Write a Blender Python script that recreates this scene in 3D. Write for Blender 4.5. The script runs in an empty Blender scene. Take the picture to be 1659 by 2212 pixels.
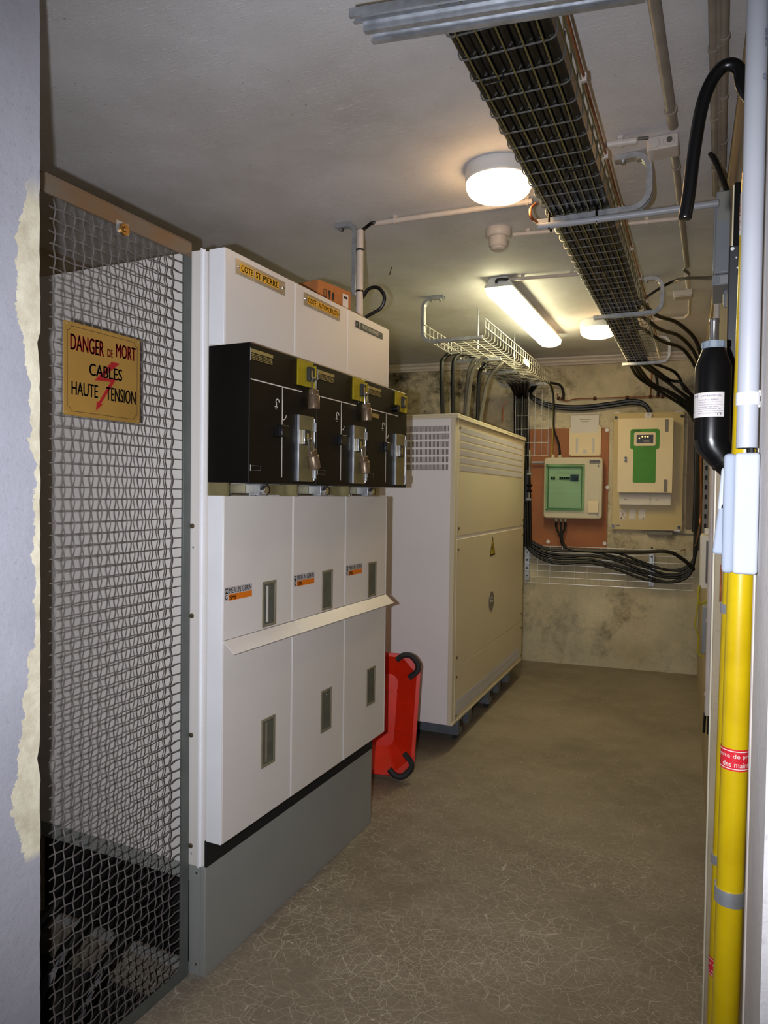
import bpy, bmesh, math, random
from mathutils import Matrix, Vector
random.seed(7)
scn = bpy.context.scene
COL = scn.collection
PI = math.pi

# ------------------------------------------------------------------ camera, world, flash, exposure
F, YAW, PITCH, ROLL, H = 1545.2, .43822, -.02584, .01213, 1.569
_f = Vector((-math.sin(YAW)*math.cos(PITCH), math.cos(YAW)*math.cos(PITCH), math.sin(PITCH)))
_r = Vector((math.cos(YAW), math.sin(YAW), 0)); _u = _r.cross(_f)
_r2 = _r*math.cos(ROLL)+_u*math.sin(ROLL); _u2 = -_r*math.sin(ROLL)+_u*math.cos(ROLL)
EYE = Vector((0, 0, H))
cd = bpy.data.cameras.new('camera'); cam = bpy.data.objects.new('camera', cd); COL.objects.link(cam)
cd.sensor_fit = 'VERTICAL'; cd.sensor_height = 36; cd.lens = F/2212*36; cd.clip_start = .02
cam.matrix_world = Matrix(((_r2.x, _u2.x, -_f.x, 0), (_r2.y, _u2.y, -_f.y, 0), (_r2.z, _u2.z, -_f.z, H), (0, 0, 0, 1)))
scn.camera = cam
w = bpy.data.worlds.new('world'); scn.world = w; w.use_nodes = True
w.node_tree.nodes['Background'].inputs[0].default_value = (.8, .85, 1, 1)
w.node_tree.nodes['Background'].inputs[1].default_value = .015
fl = bpy.data.lights.new('camera_flash', 'SPOT'); fl.energy = 142; fl.color = (.90, .92, 1.0); fl.shadow_soft_size = .012
fl.spot_size = math.radians(112); fl.spot_blend = 1
flo = bpy.data.objects.new('camera_flash', fl); COL.objects.link(flo); flo.matrix_world = Matrix.Translation((-.13, .03, .0)) @ cam.matrix_world
vs = scn.view_settings
vs.view_transform = 'Standard'; vs.look = 'None'; vs.gamma = 1; vs.exposure = .35; vs.use_curve_mapping = False

TUBE_COL, TUBE_E = (1.0, .92, .54), 18.5
BULB_COL, BULB_E = (1.0, .62, .28), 16

# ------------------------------------------------------------------ pixel -> point on a known plane
def ray(x, y): return _f+_r2*((x-829.5)/F)-_u2*((y-1106)/F)
def at(x, y, X=None, Y=None, Z=None):
    d = ray(x, y)
    t = X/d.x if X is not None else Y/d.y if Y is not None else (Z-H)/d.z
    return EYE+d*t
A0, B0 = Vector((-1.666, 6.694, 0)), Vector((-.148, 6.867, 0))      # foot of the back wall
UB = (B0-A0).normalized(); NB = UB.cross(Vector((0, 0, 1)))
def bwp(x, y, off=0):                                               # point on the back wall (off = distance in front)
    d = ray(x, y); t = (A0+NB*off-EYE).dot(NB)/d.dot(NB); return EYE+d*t
def bwl(x, y, off=0):
    p = bwp(x, y, off)-A0; return p.dot(UB), p.z
def plane(o, u, v):
    u, v = Vector(u).normalized(), Vector(v).normalized(); n = u.cross(v)
    return Matrix(((u.x, v.x, n.x, o[0]), (u.y, v.y, n.y, o[1]), (u.z, v.z, n.z, o[2]), (0, 0, 0, 1)))
UP = (0, 0, 1)
BW = plane(A0, UB, UP)
def onback(x=0, y=0): return BW @ Matrix.Translation((x, y, 0))

# ------------------------------------------------------------------ geometry helpers: (verts, faces)
def box(x0, x1, y0, y1, z0, z1):
    v = [(x, y, z) for z in (z0, z1) for y in (y0, y1) for x in (x0, x1)]
    return v, [(0, 2, 3, 1), (4, 5, 7, 6), (0, 1, 5, 4), (2, 6, 7, 3), (0, 4, 6, 2), (1, 3, 7, 5)]
def join(*gs):
    V, Fc = [], []
    for v, f in gs:
        n = len(V); V += list(v); Fc += [tuple(i+n for i in q) for q in f]
    return V, Fc
def mv(g, m):
    if not isinstance(m, Matrix): m = Matrix.Translation(m)
    return [tuple(m @ Vector(p)) for p in g[0]], g[1]
def tube(pts, r, n=8, closed=False, caps=True):
    P = [Vector(p) for p in pts]; V, Fc = [], []; N = len(P); up = None
    for i, p in enumerate(P):
        a = P[(i-1) % N] if (i > 0 or closed) else P[i]; b = P[(i+1) % N] if (i < N-1 or closed) else P[i]
        t = (b-a).normalized()
        if up is None: up = t.orthogonal().normalized()
        up = (up-t*up.dot(t)).normalized(); s = t.cross(up); rr = r[i] if isinstance(r, (list, tuple)) else r
        for k in range(n):
            an = 2*PI*k/n; V.append(tuple(p+(up*math.cos(an)+s*math.sin(an))*rr))
    for i in range(N if closed else N-1):
        j = (i+1) % N
        for k in range(n):
            l = (k+1) % n; Fc.append((i*n+k, i*n+l, j*n+l, j*n+k))
    if caps and not closed:
        Fc.append(tuple(range(n-1, -1, -1))); Fc.append(tuple((N-1)*n+k for k in range(n)))
    return V, Fc
def smooth(pts, k=6):
    P = [Vector(p) for p in pts]; Q = [P[0]*2-P[1]]+P+[P[-1]*2-P[-2]]; out = []
    for i in range(1, len(Q)-2):
        a, b, c, d = Q[i-1:i+3]
        for s in range(k):
            t = s/k
            out.append(.5*((2*b)+(c-a)*t+(2*a-5*b+4*c-d)*t*t+(3*b-a-3*c+d)*t**3))
    return out+[P[-1]]
def lathe(prof, n=24, m=None):
    V, Fc = [], []
    for r, z in prof:
        V += [(r*math.cos(2*PI*k/n), r*math.sin(2*PI*k/n), z) for k in range(n)]
    for i in range(len(prof)-1):
        for k in range(n):
            l = (k+1) % n; Fc.append((i*n+k, i*n+l, (i+1)*n+l, (i+1)*n+k))
    if prof[0][0] > 0: Fc.append(tuple(range(n-1, -1, -1)))
    if prof[-1][0] > 0: Fc.append(tuple((len(prof)-1)*n+k for k in range(n)))
    g = V, Fc
    return mv(g, m) if m is not None else g
def disc(x, y, z0, z1, r, n=16): return lathe([(r, z0), (r, z1)], n, Matrix.Translation((x, y, 0)))
def prism(poly, z0, z1):
    n = len(poly)
    return [(x, y, z0) for x, y in poly]+[(x, y, z1) for x, y in poly], \
        [tuple(range(n-1, -1, -1)), tuple(range(n, 2*n))]+[(i, (i+1) % n, n+(i+1) % n, n+i) for i in range(n)]
def rrect(x0, x1, y0, y1, r, n=5):
    out = []
    for cx, cy, a0 in ((x1-r, y1-r, 0), (x0+r, y1-r, 90), (x0+r, y0+r, 180), (x1-r, y0+r, 270)):
        for k in range(n+1):
            a = math.radians(a0+90*k/n); out.append((cx+r*math.cos(a), cy+r*math.sin(a)))
    return out
def frame(x0, x1, y0, y1, t, z0, z1):
    return join(box(x0, x1, y0, y0+t, z0, z1), box(x0, x1, y1-t, y1, z0, z1), box(x0, x0+t, y0+t, y1-t, z0, z1), box(x1-t, x1, y0+t, y1-t, z0, z1))
def ribbon(pts, wd, z0, z1):
    return join(*[mv(box(0, (Vector(b)-Vector(a)).length, -wd/2, wd/2, z0, z1),
        Matrix.Translation((a[0], a[1], 0)) @ Matrix.Rotation(math.atan2(b[1]-a[1], b[0]-a[0]), 4, 'Z')) for a, b in zip(pts, pts[1:])])
_tc = {}
def text(s, x0, x1, y0, y1, z, bold=0, dz=.0003):                   # lettering fitted into a rectangle
    if (s, bold) not in _tc:
        cu = bpy.data.curves.new('lettering', 'FONT'); cu.body = s; cu.resolution_u = 3
        o = bpy.data.objects.new('lettering', cu); me = bpy.data.meshes.new_from_object(o)
        g0 = ([tuple(v.co) for v in me.vertices], [tuple(p.vertices) for p in me.polygons])
        _tc[(s, bold)] = join(*[mv(g0, (d*bold, 0, 0)) for d in (-1, 0, 1)]) if bold > .015 else g0
        bpy.data.objects.remove(o); bpy.data.curves.remove(cu); bpy.data.meshes.remove(me)
    V, Fc = _tc[(s, bold)]
    ax, bx = min(v[0] for v in V), max(v[0] for v in V); ay, by = min(v[1] for v in V), max(v[1] for v in V)
    return [(x0+(v[0]-ax)/(bx-ax)*(x1-x0), y0+(v[1]-ay)/(by-ay)*(y1-y0), z) for v in V], Fc

def scribble(x0, x1, y0, y1, z, n, seed=1):
    rr = random.Random(seed); st = (x1-x0)/n
    return join(*[box(x0+i*st, x0+i*st+st*rr.uniform(.45, .85), y0+(y1-y0)*rr.choice((0, 0, .15)), y1-(y1-y0)*rr.choice((0, 0, .2)), z-.0004, z) for i in range(n)])

# ------------------------------------------------------------------ objects
def mesh(name, g, m, bev=0, smo=True, seg=2):
    me = bpy.data.meshes.new(name); me.from_pydata(g[0], [], g[1])
    if bev:
        bm = bmesh.new(); bm.from_mesh(me)
        es = [e for e in bm.edges if len(e.link_faces) == 2 and e.calc_face_angle(0) > .6]
        flat = len(bm.faces) < 60; bm.normal_update(); ns = [f.normal.copy() for f in bm.faces]
        bmesh.ops.bevel(bm, geom=es, offset=bev, segments=seg, profile=.5, affect='EDGES', clamp_overlap=True); bm.normal_update()
        for f in bm.faces: f.smooth = not (flat and any(f.normal.dot(n) > .9995 for n in ns))
        bm.to_mesh(me); bm.free()
    me.materials.append(m)
    if bev and flat: pass
    elif smo:
        me.polygons.foreach_set('use_smooth', [True]*len(me.polygons)); me.set_sharp_from_angle(angle=.6)
    me.update(); return me
def ob(name, g, m, parent=None, bev=0, smo=True, loc=None, seg=2):
    me = g if isinstance(g, bpy.types.Mesh) else mesh(name, g, m, bev, smo, seg)
    o = bpy.data.objects.new(name, me); COL.objects.link(o)
    if parent: o.parent = parent
    if loc is not None:
        if isinstance(loc, Matrix): o.matrix_local = loc
        else: o.location = loc
    return o
def tag(o, label, cat, group=None, kind=None):
    o['label'] = label; o['category'] = cat
    if group: o['group'] = group
    if kind: o['kind'] = kind
    return o
def thing(name, label, cat, m=None, group=None):
    o = bpy.data.objects.new(name, None); COL.objects.link(o); o.empty_display_size = .05
    if m is not None: o.matrix_world = m if isinstance(m, Matrix) else Matrix.Translation(m)
    return tag(o, label, cat, group)
def struct(name, g, m, label, cat, bev=0): return tag(ob(name, g, m, bev=bev, smo=False), label, cat, kind='structure')
def cable(name, pts, r, m, label, cat, group=None, n=8, k=6):
    return tag(ob(name, tube(smooth(pts, k), r, n), m), label, cat, group)

# ------------------------------------------------------------------ materials
def lin(c): return tuple(((x/255)/12.92 if x/255 <= .04045 else ((x/255+.055)/1.055)**2.4) for x in c)+(1,)
class NT:
    def __init__(s, name):
        s.m = bpy.data.materials.new(name); s.m.use_nodes = True; s.t = s.m.node_tree; s.b = s.t.nodes['Principled BSDF']
        s.tc = s.n('ShaderNodeTexCoord')
    def n(s, k, **kw):
        o = s.t.nodes.new(k)
        for a, v in kw.items():
            if hasattr(o, a) and a not in o.inputs.keys(): setattr(o, a, v)
            else: o.inputs[a.replace('_', ' ')].default_value = v
        return o
    def l(s, a, b): s.t.links.new(a, b)
    def co(s, scale=(1, 1, 1), rot=(0, 0, 0), loc=(0, 0, 0)):
        mp = s.n('ShaderNodeMapping'); s.l(s.tc.outputs['Object'], mp.inputs[0])
        mp.inputs[1].default_value = loc; mp.inputs[2].default_value = rot; mp.inputs[3].default_value = scale; return mp.outputs[0]
    def noise(s, sc, det=4, rough=.55, vec=None, dist=0):
        o = s.n('ShaderNodeTexNoise', Scale=sc, Detail=det, Roughness=rough, Distortion=dist); s.l(vec or s.co(), o.inputs[0]); return o.outputs[0]
    def ramp(s, f, a, b, va=0, vb=1):
        o = s.n('ShaderNodeMapRange'); s.l(f, o.inputs[0])
        for i, v in enumerate((a, b, va, vb)): o.inputs[i+1].default_value = v
        return o.outputs[0]
    def mix(s, f, a, b, mode='MIX'):
        o = s.n('ShaderNodeMix', data_type='RGBA', blend_type=mode)
        if isinstance(f, (int, float)): o.inputs[0].default_value = f
        else: s.l(f, o.inputs[0])
        for i, v in ((6, a), (7, b)):
            if isinstance(v, tuple): o.inputs[i].default_value = v
            else: s.l(v, o.inputs[i])
        return o.outputs[2]
    def math(s, op, a, b=None):
        o = s.n('ShaderNodeMath', operation=op)
        for i, v in enumerate((a, b)):
            if v is None: continue
            if isinstance(v, (int, float)): o.inputs[i].default_value = v
            else: s.l(v, o.inputs[i])
        return o.outputs[0]
    def base(s, c):
        if isinstance(c, tuple): s.b.inputs['Base Color'].default_value = c
        else: s.l(c, s.b.inputs['Base Color'])
    def bump(s, h, st=.3, d=.01):
        o = s.n('ShaderNodeBump'); o.inputs['Strength'].default_value = st; o.inputs['Distance'].default_value = d
        s.l(h, o.inputs['Height']); s.l(o.outputs[0], s.b.inputs['Normal'])
    def pr(s, rough=.5, metal=0, **k):
        s.b.inputs['Roughness'].default_value = rough; s.b.inputs['Metallic'].default_value = metal
        for a, v in k.items(): s.b.inputs[a.replace('_', ' ')].default_value = v
        return s.m
def mat(name, c, rough=.5, metal=0, var=.06, sc=6, bump=0, bsc=200, c2=None, **k):
    t = NT(name); a = lin(c); b = lin(c2) if c2 else tuple(x*(1-3*var) for x in a[:3])+(1,)
    t.base(t.mix(t.ramp(t.noise(sc), .35, .7), a, b))
    if bump: t.bump(t.noise(bsc, 2), bump, .002)
    return t.pr(rough, metal, **k)
def emit(name, c, e):
    t = NT(name); t.base((.8, .8, .8, 1)); t.b.inputs['Emission Color'].default_value = tuple(c)+(1,); t.b.inputs['Emission Strength'].default_value = e
    return t.pr(.4)

M = {}
M['cab'] = mat('painted_cabinet_steel', (220, 214, 208), .38, var=.015, sc=2)
M['cabedge'] = mat('bright_cabinet_edge', (236, 236, 238), .35, var=.02)
M['trafo'] = mat('cream_painted_steel', (214, 205, 180), .4, var=.02, sc=1.5)
M['trafoside'] = mat('pale_painted_steel', (234, 232, 234), .4, var=.02, sc=1.5)
M['black'] = mat('black_painted_steel', (12, 10, 8), .45, var=.05, Specular_IOR_Level=.3)
M['blackp'] = mat('black_plastic', (12, 12, 13), .28)
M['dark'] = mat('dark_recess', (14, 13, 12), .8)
M['cable'] = mat('black_cable_sheath', (9, 9, 9), .42, var=.1, sc=30)
M['cablegrey'] = mat('grey_cable_sheath', (92, 88, 80), .4, var=.1, sc=20)
M['plinth'] = mat('grey_plinth_paint', (146, 148, 143), .45, var=.03, sc=3)
M['galv'] = mat('galvanised_steel', (196, 200, 206), .42, .7, var=.12, sc=25)
M['wire'] = mat('zinc_wire', (150, 152, 150), .32, .75, var=.08, sc=40)
M['wireb'] = mat('bright_zinc_wire', (214, 212, 200), .3, .4, var=.06, sc=40)
M['yzinc'] = mat('yellow_passivated_wire', (150, 142, 92), .35, .7, var=.08, sc=40)
M['mesh'] = mat('grey_painted_wire', (112, 106, 102), .5, .1, var=.12, sc=30)
M['frame'] = mat('grey_green_painted_frame', (96, 100, 96), .5, .1, var=.1, sc=8, c2=(84, 88, 84))
M['brassy'] = mat('rusty_bronze_bar', (112, 104, 92), .55, .2, var=.15, sc=5, c2=(124, 88, 52))
M['brass'] = mat('brass', (180, 140, 80), .35, .9, var=.1, sc=60)
M['lockbody'] = mat('tarnished_brass', (132, 112, 90), .36, .5, var=.15, sc=90)
M['steel'] = mat('bright_steel', (210, 210, 210), .18, .95, var=.05, sc=50)
M['flap'] = mat('yellow_zinc_plate', (140, 130, 92), .45, .35, var=.1, sc=14)
M['yplate'] = mat('yellow_painted_plate', (176, 158, 24), .4, .2, var=.08, sc=20)
M['gold'] = mat('gold_label', (164, 146, 88), .4, .2, var=.06, sc=30)
M['white'] = mat('white_plastic', (214, 214, 214), .4, var=.02)
M['pvc'] = mat('light_grey_pvc', (166, 169, 176), .4, var=.02)
M['pvcwarm'] = mat('aged_white_pvc', (206, 196, 186), .45, var=.05, sc=8)
M['pvcgrey'] = mat('old_grey_conduit', (150, 142, 132), .5, var=.08, sc=10)
M['print'] = mat('black_ink', (24, 22, 24), .6)
M['printgrey'] = mat('grey_ink', (120, 116, 112), .6)
M['printblue'] = mat('blue_ink', (60, 62, 110), .6)
M['whiteink'] = mat('white_ink', (222, 218, 208), .6)
M['redink'] = mat('red_ink', (150, 22, 30), .5)
M['orange'] = mat('orange_ink', (222, 118, 22), .5, var=.02)
M['paper'] = mat('white_paper', (214, 208, 204), .7, var=.02)
M['labelgrey'] = mat('silver_label', (190, 184, 182), .5, var=.02)
M['signyel'] = mat('ochre_enamel', (152, 116, 54), .45, var=.06, sc=7)
M['plex'] = mat('smoky_plate', (176, 158, 130), .3, .2, var=.08, sc=20)
M['letter'] = mat('yellow_letter_tile', (232, 172, 24), .45, var=.03)
M['glassdark'] = mat('dark_window_glass', (92, 95, 86), .1, 0, var=.1, sc=14)
M['winframe'] = mat('olive_window_frame', (132, 124, 102), .45, var=.05, sc=30)
M['card'] = mat('cardboard', (176, 112, 60), .8, var=.06, sc=20, bump=.1)
M['red'] = mat('red_plastic', (232, 46, 20), .4, var=.06, sc=8)
M['rubber'] = mat('black_rubber', (38, 36, 38), .7)
M['yellow'] = mat('yellow_fibreglass', (196, 168, 14), .28, var=.08, sc=12, c2=(180, 150, 10), bump=.05, bsc=60)
M['redlab'] = mat('red_label', (204, 34, 48), .4, var=.03)
M['detgrey'] = mat('blue_grey_plastic', (128, 140, 150), .45)
M['greyplastic'] = mat('grey_plastic', (140, 146, 152), .4, var=.03)
M['boxblue'] = mat('switch_box_grey', (140, 148, 162), .7, var=.02, Specular_IOR_Level=.15)
M['boxwhite'] = mat('switch_box_white', (168, 172, 178), .7, var=.02, Specular_IOR_Level=.15)
M['board'] = mat('orange_brown_board', (160, 98, 54), .6, var=.06, sc=4, c2=(140, 82, 44))
M['panel'] = mat('ochre_cream_paint', (190, 168, 108), .4, var=.03, sc=2)
M['cream'] = mat('cream_enamel', (222, 202, 160), .38, var=.02, sc=3)
M['dist'] = mat('beige_plastic', (196, 186, 158), .4, var=.02)
M['green'] = mat('bright_green_paint', (58, 132, 6), .5, var=.05, sc=8)
M['copper'] = mat('copper', (176, 108, 66), .35, .7, var=.15, sc=40)
M['rust'] = mat('rusty_iron', (92, 58, 38), .8, .2, var=.2, sc=60)
M['ground'] = mat('yellow_green_wire', (172, 160, 32), .45)
M['greenseal'] = mat('green_seal', (58, 116, 84), .4)
M['rack'] = mat('dark_grey_paint', (34, 36, 38), .5)
M['hasp'] = mat('dark_steel_tab', (66, 70, 72), .35, .5)
M['screw'] = mat('bronze_screw', (126, 112, 88), .35, .8)
M['blueplate'] = mat('blue_grey_steel', (112, 120, 128), .5, .3, var=.1, sc=14)
M['tyre'] = mat('dark_brown_plastic', (72, 60, 48), .5)
M['wood'] = mat('red_brown_wood', (128, 78, 74), .7)
t = NT('green_tinted_glass'); t.base(lin((216, 244, 222))); t.pr(.04, 0, Transmission_Weight=1.0, IOR=1.2); M['greenglass'] = t.m
t = NT('clear_plastic'); t.base((.9, .9, .9, 1)); t.pr(.15, 0, Transmission_Weight=.85, IOR=1.3); M['clear'] = t.m
M['tube'] = emit('lit_tube_diffuser', TUBE_COL, TUBE_E)
M['bulb'] = emit('lit_opal_dome', BULB_COL, BULB_E)
M['led'] = emit('orange_indicator', (1, .45, .05), 1.6)

# floor: brown-olive worn concrete with fine scratches and paint flecks
t = NT('worn_concrete_floor')
c = t.mix(t.ramp(t.noise(.9, 6, .6), .35, .65), lin((138, 127, 112)), lin((110, 100, 86)))
c = t.mix(t.ramp(t.noise(7, 5, .7), .45, .75, 0, .5), c, lin((152, 142, 126)))
c = t.mix(t.ramp(t.noise(60, 3, .7), .5, .8, 0, .4), c, lin((84, 76, 64)))
scr = None
for k, (sc, sx, rz) in enumerate(((17, 1, .3), (12, 1.7, 1.4), (25, .7, 2.3), (20, 2.2, .9))):
    v = t.n('ShaderNodeTexVoronoi', feature='DISTANCE_TO_EDGE', Scale=sc, Randomness=1.0)
    mp = t.co((1, sx, 1), (0, 0, rz), (k*3.1, k*1.7, 0))
    dn = t.n('ShaderNodeTexNoise', Scale=5, Detail=3); t.l(mp, dn.inputs[0])
    ad = t.n('ShaderNodeMix', data_type='RGBA', blend_type='LINEAR_LIGHT'); ad.inputs[0].default_value = .018; t.l(mp, ad.inputs[6]); t.l(dn.outputs[1], ad.inputs[7])
    t.l(ad.outputs[2], v.inputs[0])
    e = t.math('MULTIPLY', t.ramp(v.outputs[0], .0, .016, 1, 0), t.ramp(t.noise(2.2, 3, .6, t.co(loc=(k*7, 3, 0))), .42, .6))
    scr = e if scr is None else t.math('MAXIMUM', scr, e)
near = t.n('ShaderNodeSeparateXYZ'); t.l(t.tc.outputs['Object'], near.inputs[0])
scr = t.math('MULTIPLY', scr, t.ramp(near.outputs[1], 2.4, 4.4, .9, .1))
c = t.mix(scr, c, lin((206, 198, 184)))
fv = t.noise(38, 1, .5, t.co((1, 3.2, 1), (0, 0, .8)))
c = t.mix(t.ramp(fv, .745, .77, 0, .75), c, lin((226, 218, 200)))
t.base(c); t.bump(t.noise(45, 4, .6), .25, .006); M['floor'] = t.pr(.62)

# ceiling: painted concrete with brush marks
t = NT('painted_ceiling')
c = t.mix(t.ramp(t.noise(1.3, 5, .6), .35, .7), lin((220, 220, 224)), lin((190, 188, 186)))
hs = None
for k, (sc, st, rz) in enumerate(((26, 7, .6), (22, 8, 1.7), (30, 6, 2.6), (18, 9, -.2))):
    sp = t.noise(sc, 2, .5, t.co((1, st, 1), (0, 0, rz), (k*3, k, 0)), .9)
    mk = t.math('MULTIPLY', t.ramp(sp, .60, .68), t.ramp(t.noise(2.6, 3, .6, t.co(loc=(k*5, 2, 0))), .45, .62))
    c = t.mix(t.math('MULTIPLY', mk, .4), c, lin((236, 234, 236))); hs = mk if hs is None else t.math('MAXIMUM', hs, mk)
c = t.mix(t.ramp(t.noise(80, 1, .5), .78, .8, 0, .8), c, lin((70, 62, 56)))
t.base(c); t.bump(t.math('ADD', t.math('MULTIPLY', t.noise(34, 6, .7), .5), t.math('MULTIPLY', hs, .6)), .35, .006); M['ceil'] = t.pr(.7)

# back wall: dirty plaster
t = NT('stained_plaster')
c = t.mix(t.ramp(t.noise(1.6, 6, .6), .35, .65), lin((218, 206, 178)), lin((176, 164, 138)))
c = t.mix(t.ramp(t.noise(5, 6, .7, t.co((1, 1, .5))), .5, .75, 0, .7), c, lin((150, 144, 124)))
c = t.mix(t.ramp(t.noise(2.3, 7, .75, t.co(loc=(4, 1, 2))), .52, .66, 0, .85), c, lin((104, 90, 70)))
c = t.mix(t.ramp(t.noise(40, 4, .7), .6, .75, 0, .5), c, lin((88, 78, 62)))
sz = t.n('ShaderNodeSeparateXYZ'); t.l(t.tc.outputs['Object'], sz.inputs[0])
low_pale = t.math('MULTIPLY', t.ramp(sz.outputs[2], 1.05, .55, 0, .5), t.ramp(t.noise(3, 5, .6), .3, .6))  # paler grey-beige patches towards the foot of the wall
c = t.mix(low_pale, c, lin((178, 176, 160)))
mould = t.math('MULTIPLY', t.ramp(sz.outputs[0], -1.75, -2.15), t.ramp(t.noise(2.2, 6, .75, t.co(loc=(1, 5, 0))), .47, .62))
c = t.mix(mould, c, lin((52, 46, 38)))
t.base(c); t.bump(t.noise(22, 6, .7), .4, .012); M['bwall'] = t.pr(.85)

def wallpaint(name, a, b, patch=None):
    t = NT(name)
    c = t.mix(t.ramp(t.noise(2.2, 5, .6), .35, .7), lin(a), lin(b))
    c = t.mix(t.ramp(t.noise(90, 3, .6), .58, .75, 0, .35), c, lin(tuple(x*.72 for x in b)))
    if patch:                                                       # bare plaster along the broken corner
        s = t.n('ShaderNodeSeparateXYZ'); t.l(t.tc.outputs['Object'], s.inputs[0])
        ed = t.math('SUBTRACT', 1.065, s.outputs[1])
        wd = t.math('MULTIPLY', t.ramp(t.noise(1.9, 2, .5, t.co((0, 0, 1), loc=(0, 2, .35))), .38, .58, .25, 1), .075)
        wd = t.math('ADD', wd, t.ramp(t.noise(22, 5, .65), .3, .7, -.012, .012))
        hz = t.math('MULTIPLY', t.ramp(s.outputs[2], .78, .80), t.ramp(s.outputs[2], 2.22, 2.16))
        pm = t.math('MULTIPLY', t.math('GREATER_THAN', wd, ed), hz)
        c = t.mix(pm, c, t.mix(t.ramp(t.noise(16, 6, .7), .35, .7), lin((222, 216, 192)), lin((190, 180, 154))))
        c = t.mix(t.ramp(t.noise(120, 3, .6), .64, .76, 0, .4), c, lin((140, 134, 126)))
    t.base(c); t.bump(t.noise(40, 6, .7), .35, .006); return t.pr(.75)
M['lwall'] = wallpaint('grey_blue_wall_paint', (168, 168, 178), (150, 150, 160), True)
M['rwall'] = wallpaint('right_wall_paint', (176, 162, 134), (152, 138, 112))
M['jamb'] = wallpaint('jamb_paint', (226, 222, 222), (196, 192, 190))
M['cellwall'] = wallpaint('cell_wall', (120, 108, 96), (92, 80, 70))

M['trench'] = wallpaint('trench_shade_concrete', (62, 56, 52), (44, 40, 38))  # concrete darkened in place of deep shade inside the added trench

# ------------------------------------------------------------------ setting
CZ = 2.85
RW0, RW1 = Vector((.078, 1.2, 0)), Vector((-.148, 6.867, 0))        # foot of the right wall
URW = (RW0-RW1).normalized()                                        # seen from the room, to the right
hx0, hx1, hy0, hy1 = -2.30, -1.565, 1.10, 1.78  # opening for a trench added to darken the floor behind the gate
struct('floor', join(box(hx1, 1.6, -2.5, 7.6, -.1, 0), box(-3.4, hx0, -2.5, 7.6, -.1, 0), box(hx0, hx1, -2.5, hy0, -.1, 0), box(hx0, hx1, hy1, 7.6, -.1, 0)), M['floor'], 'brown worn concrete floor with fine scratches', 'floor')
struct('added_trench', join(box(hx0-.05, hx0, hy0-.05, hy1+.05, -.7, -.1), box(hx1, hx1+.05, hy0-.05, hy1+.05, -.7, -.1), box(hx0, hx1, hy0-.05, hy0, -.7, -.1), box(hx0, hx1, hy1, hy1+.05, -.7, -.1), box(hx0-.05, hx1+.05, hy0-.05, hy1+.05, -.75, -.7)), M['trench'], 'added cable trench darkening the floor behind the mesh gate', 'trench')
struct('ceiling', box(-3.4, 1.6, -2.5, 7.6, CZ, CZ+.12), M['ceil'], 'grey painted concrete ceiling with brush marks', 'ceiling')
struct('wall_back', mv(box(-1.75, 2.2, 0, CZ, -.12, 0), BW), M['bwall'], 'stained cream plaster wall behind the electrical panels', 'wall')
rwm = plane(RW1, URW, UP)
struct('wall_right', mv(box(-.6, 5.67, 0, CZ, -.12, 0), rwm), M['rwall'], 'beige wall carrying conduits and yellow poles', 'wall')
struct('wall_front_right', box(.051, 1.6, .85, 1.2, 0, CZ), M['jamb'], 'grey painted jamb beside the white switch box', 'wall')
struct('trim_1', mv(tube([(.0525, 1.199, 0), (.0525, 1.199, CZ)], .0045, 8), (0, 0, 0)), M['pvcwarm'], 'thin cream bead along the corner of the right jamb', 'trim')
# left jamb with a slightly ragged plaster corner
def ragged():
    V, Fc = [], []; n = 120; rr = random.Random(3)
    for i in range(n+1):
        z = CZ*i/n; e = rr.uniform(-.0012, .0012)
        for zc in (.995, 1.868):
            d = abs(z-zc)
            if d < .03: e -= .008*(1-d/.03)
        V += [(-3.4, .78, z), (-1.3, .78, z), (-1.3, 1.06+e, z), (-1.34, 1.075+e, z), (-3.4, 1.075, z)]
    for i in range(n):
        for k in range(5):
            a, b = i*5+k, i*5+(k+1) % 5; Fc.append((a, b, b+5, a+5))
    Fc += [(4, 3, 2, 1, 0), tuple(n*5+k for k in range(5))]
    return V, Fc
struct('wall_front_left', ragged(), M['lwall'], 'grey-blue painted jamb with bare cream plaster patch beside the wire mesh', 'wall')
struct('wall_left', box(-3.4, -3.28, 1.075, 7.6, 0, CZ), M['cellwall'], 'dark wall behind the switchgear', 'wall')
x0, z0 = bwl(1193, 779)
mo = [(0, 0), (.035, 0), (.04, .012), (.022, .03), (.022, .045), (.05, .06), (.05, .075), (0, .075)]
g = prism([(b, a) for a, b in mo], -1.7, 1.52); g = [(v[2], v[0], v[1]) for v in g[0]], g[1]
struct('trim_2', mv(mv(g, (0, CZ-.078, 0)), BW), M['pvcwarm'], 'cream moulding along the top of the back wall', 'trim')

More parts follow.
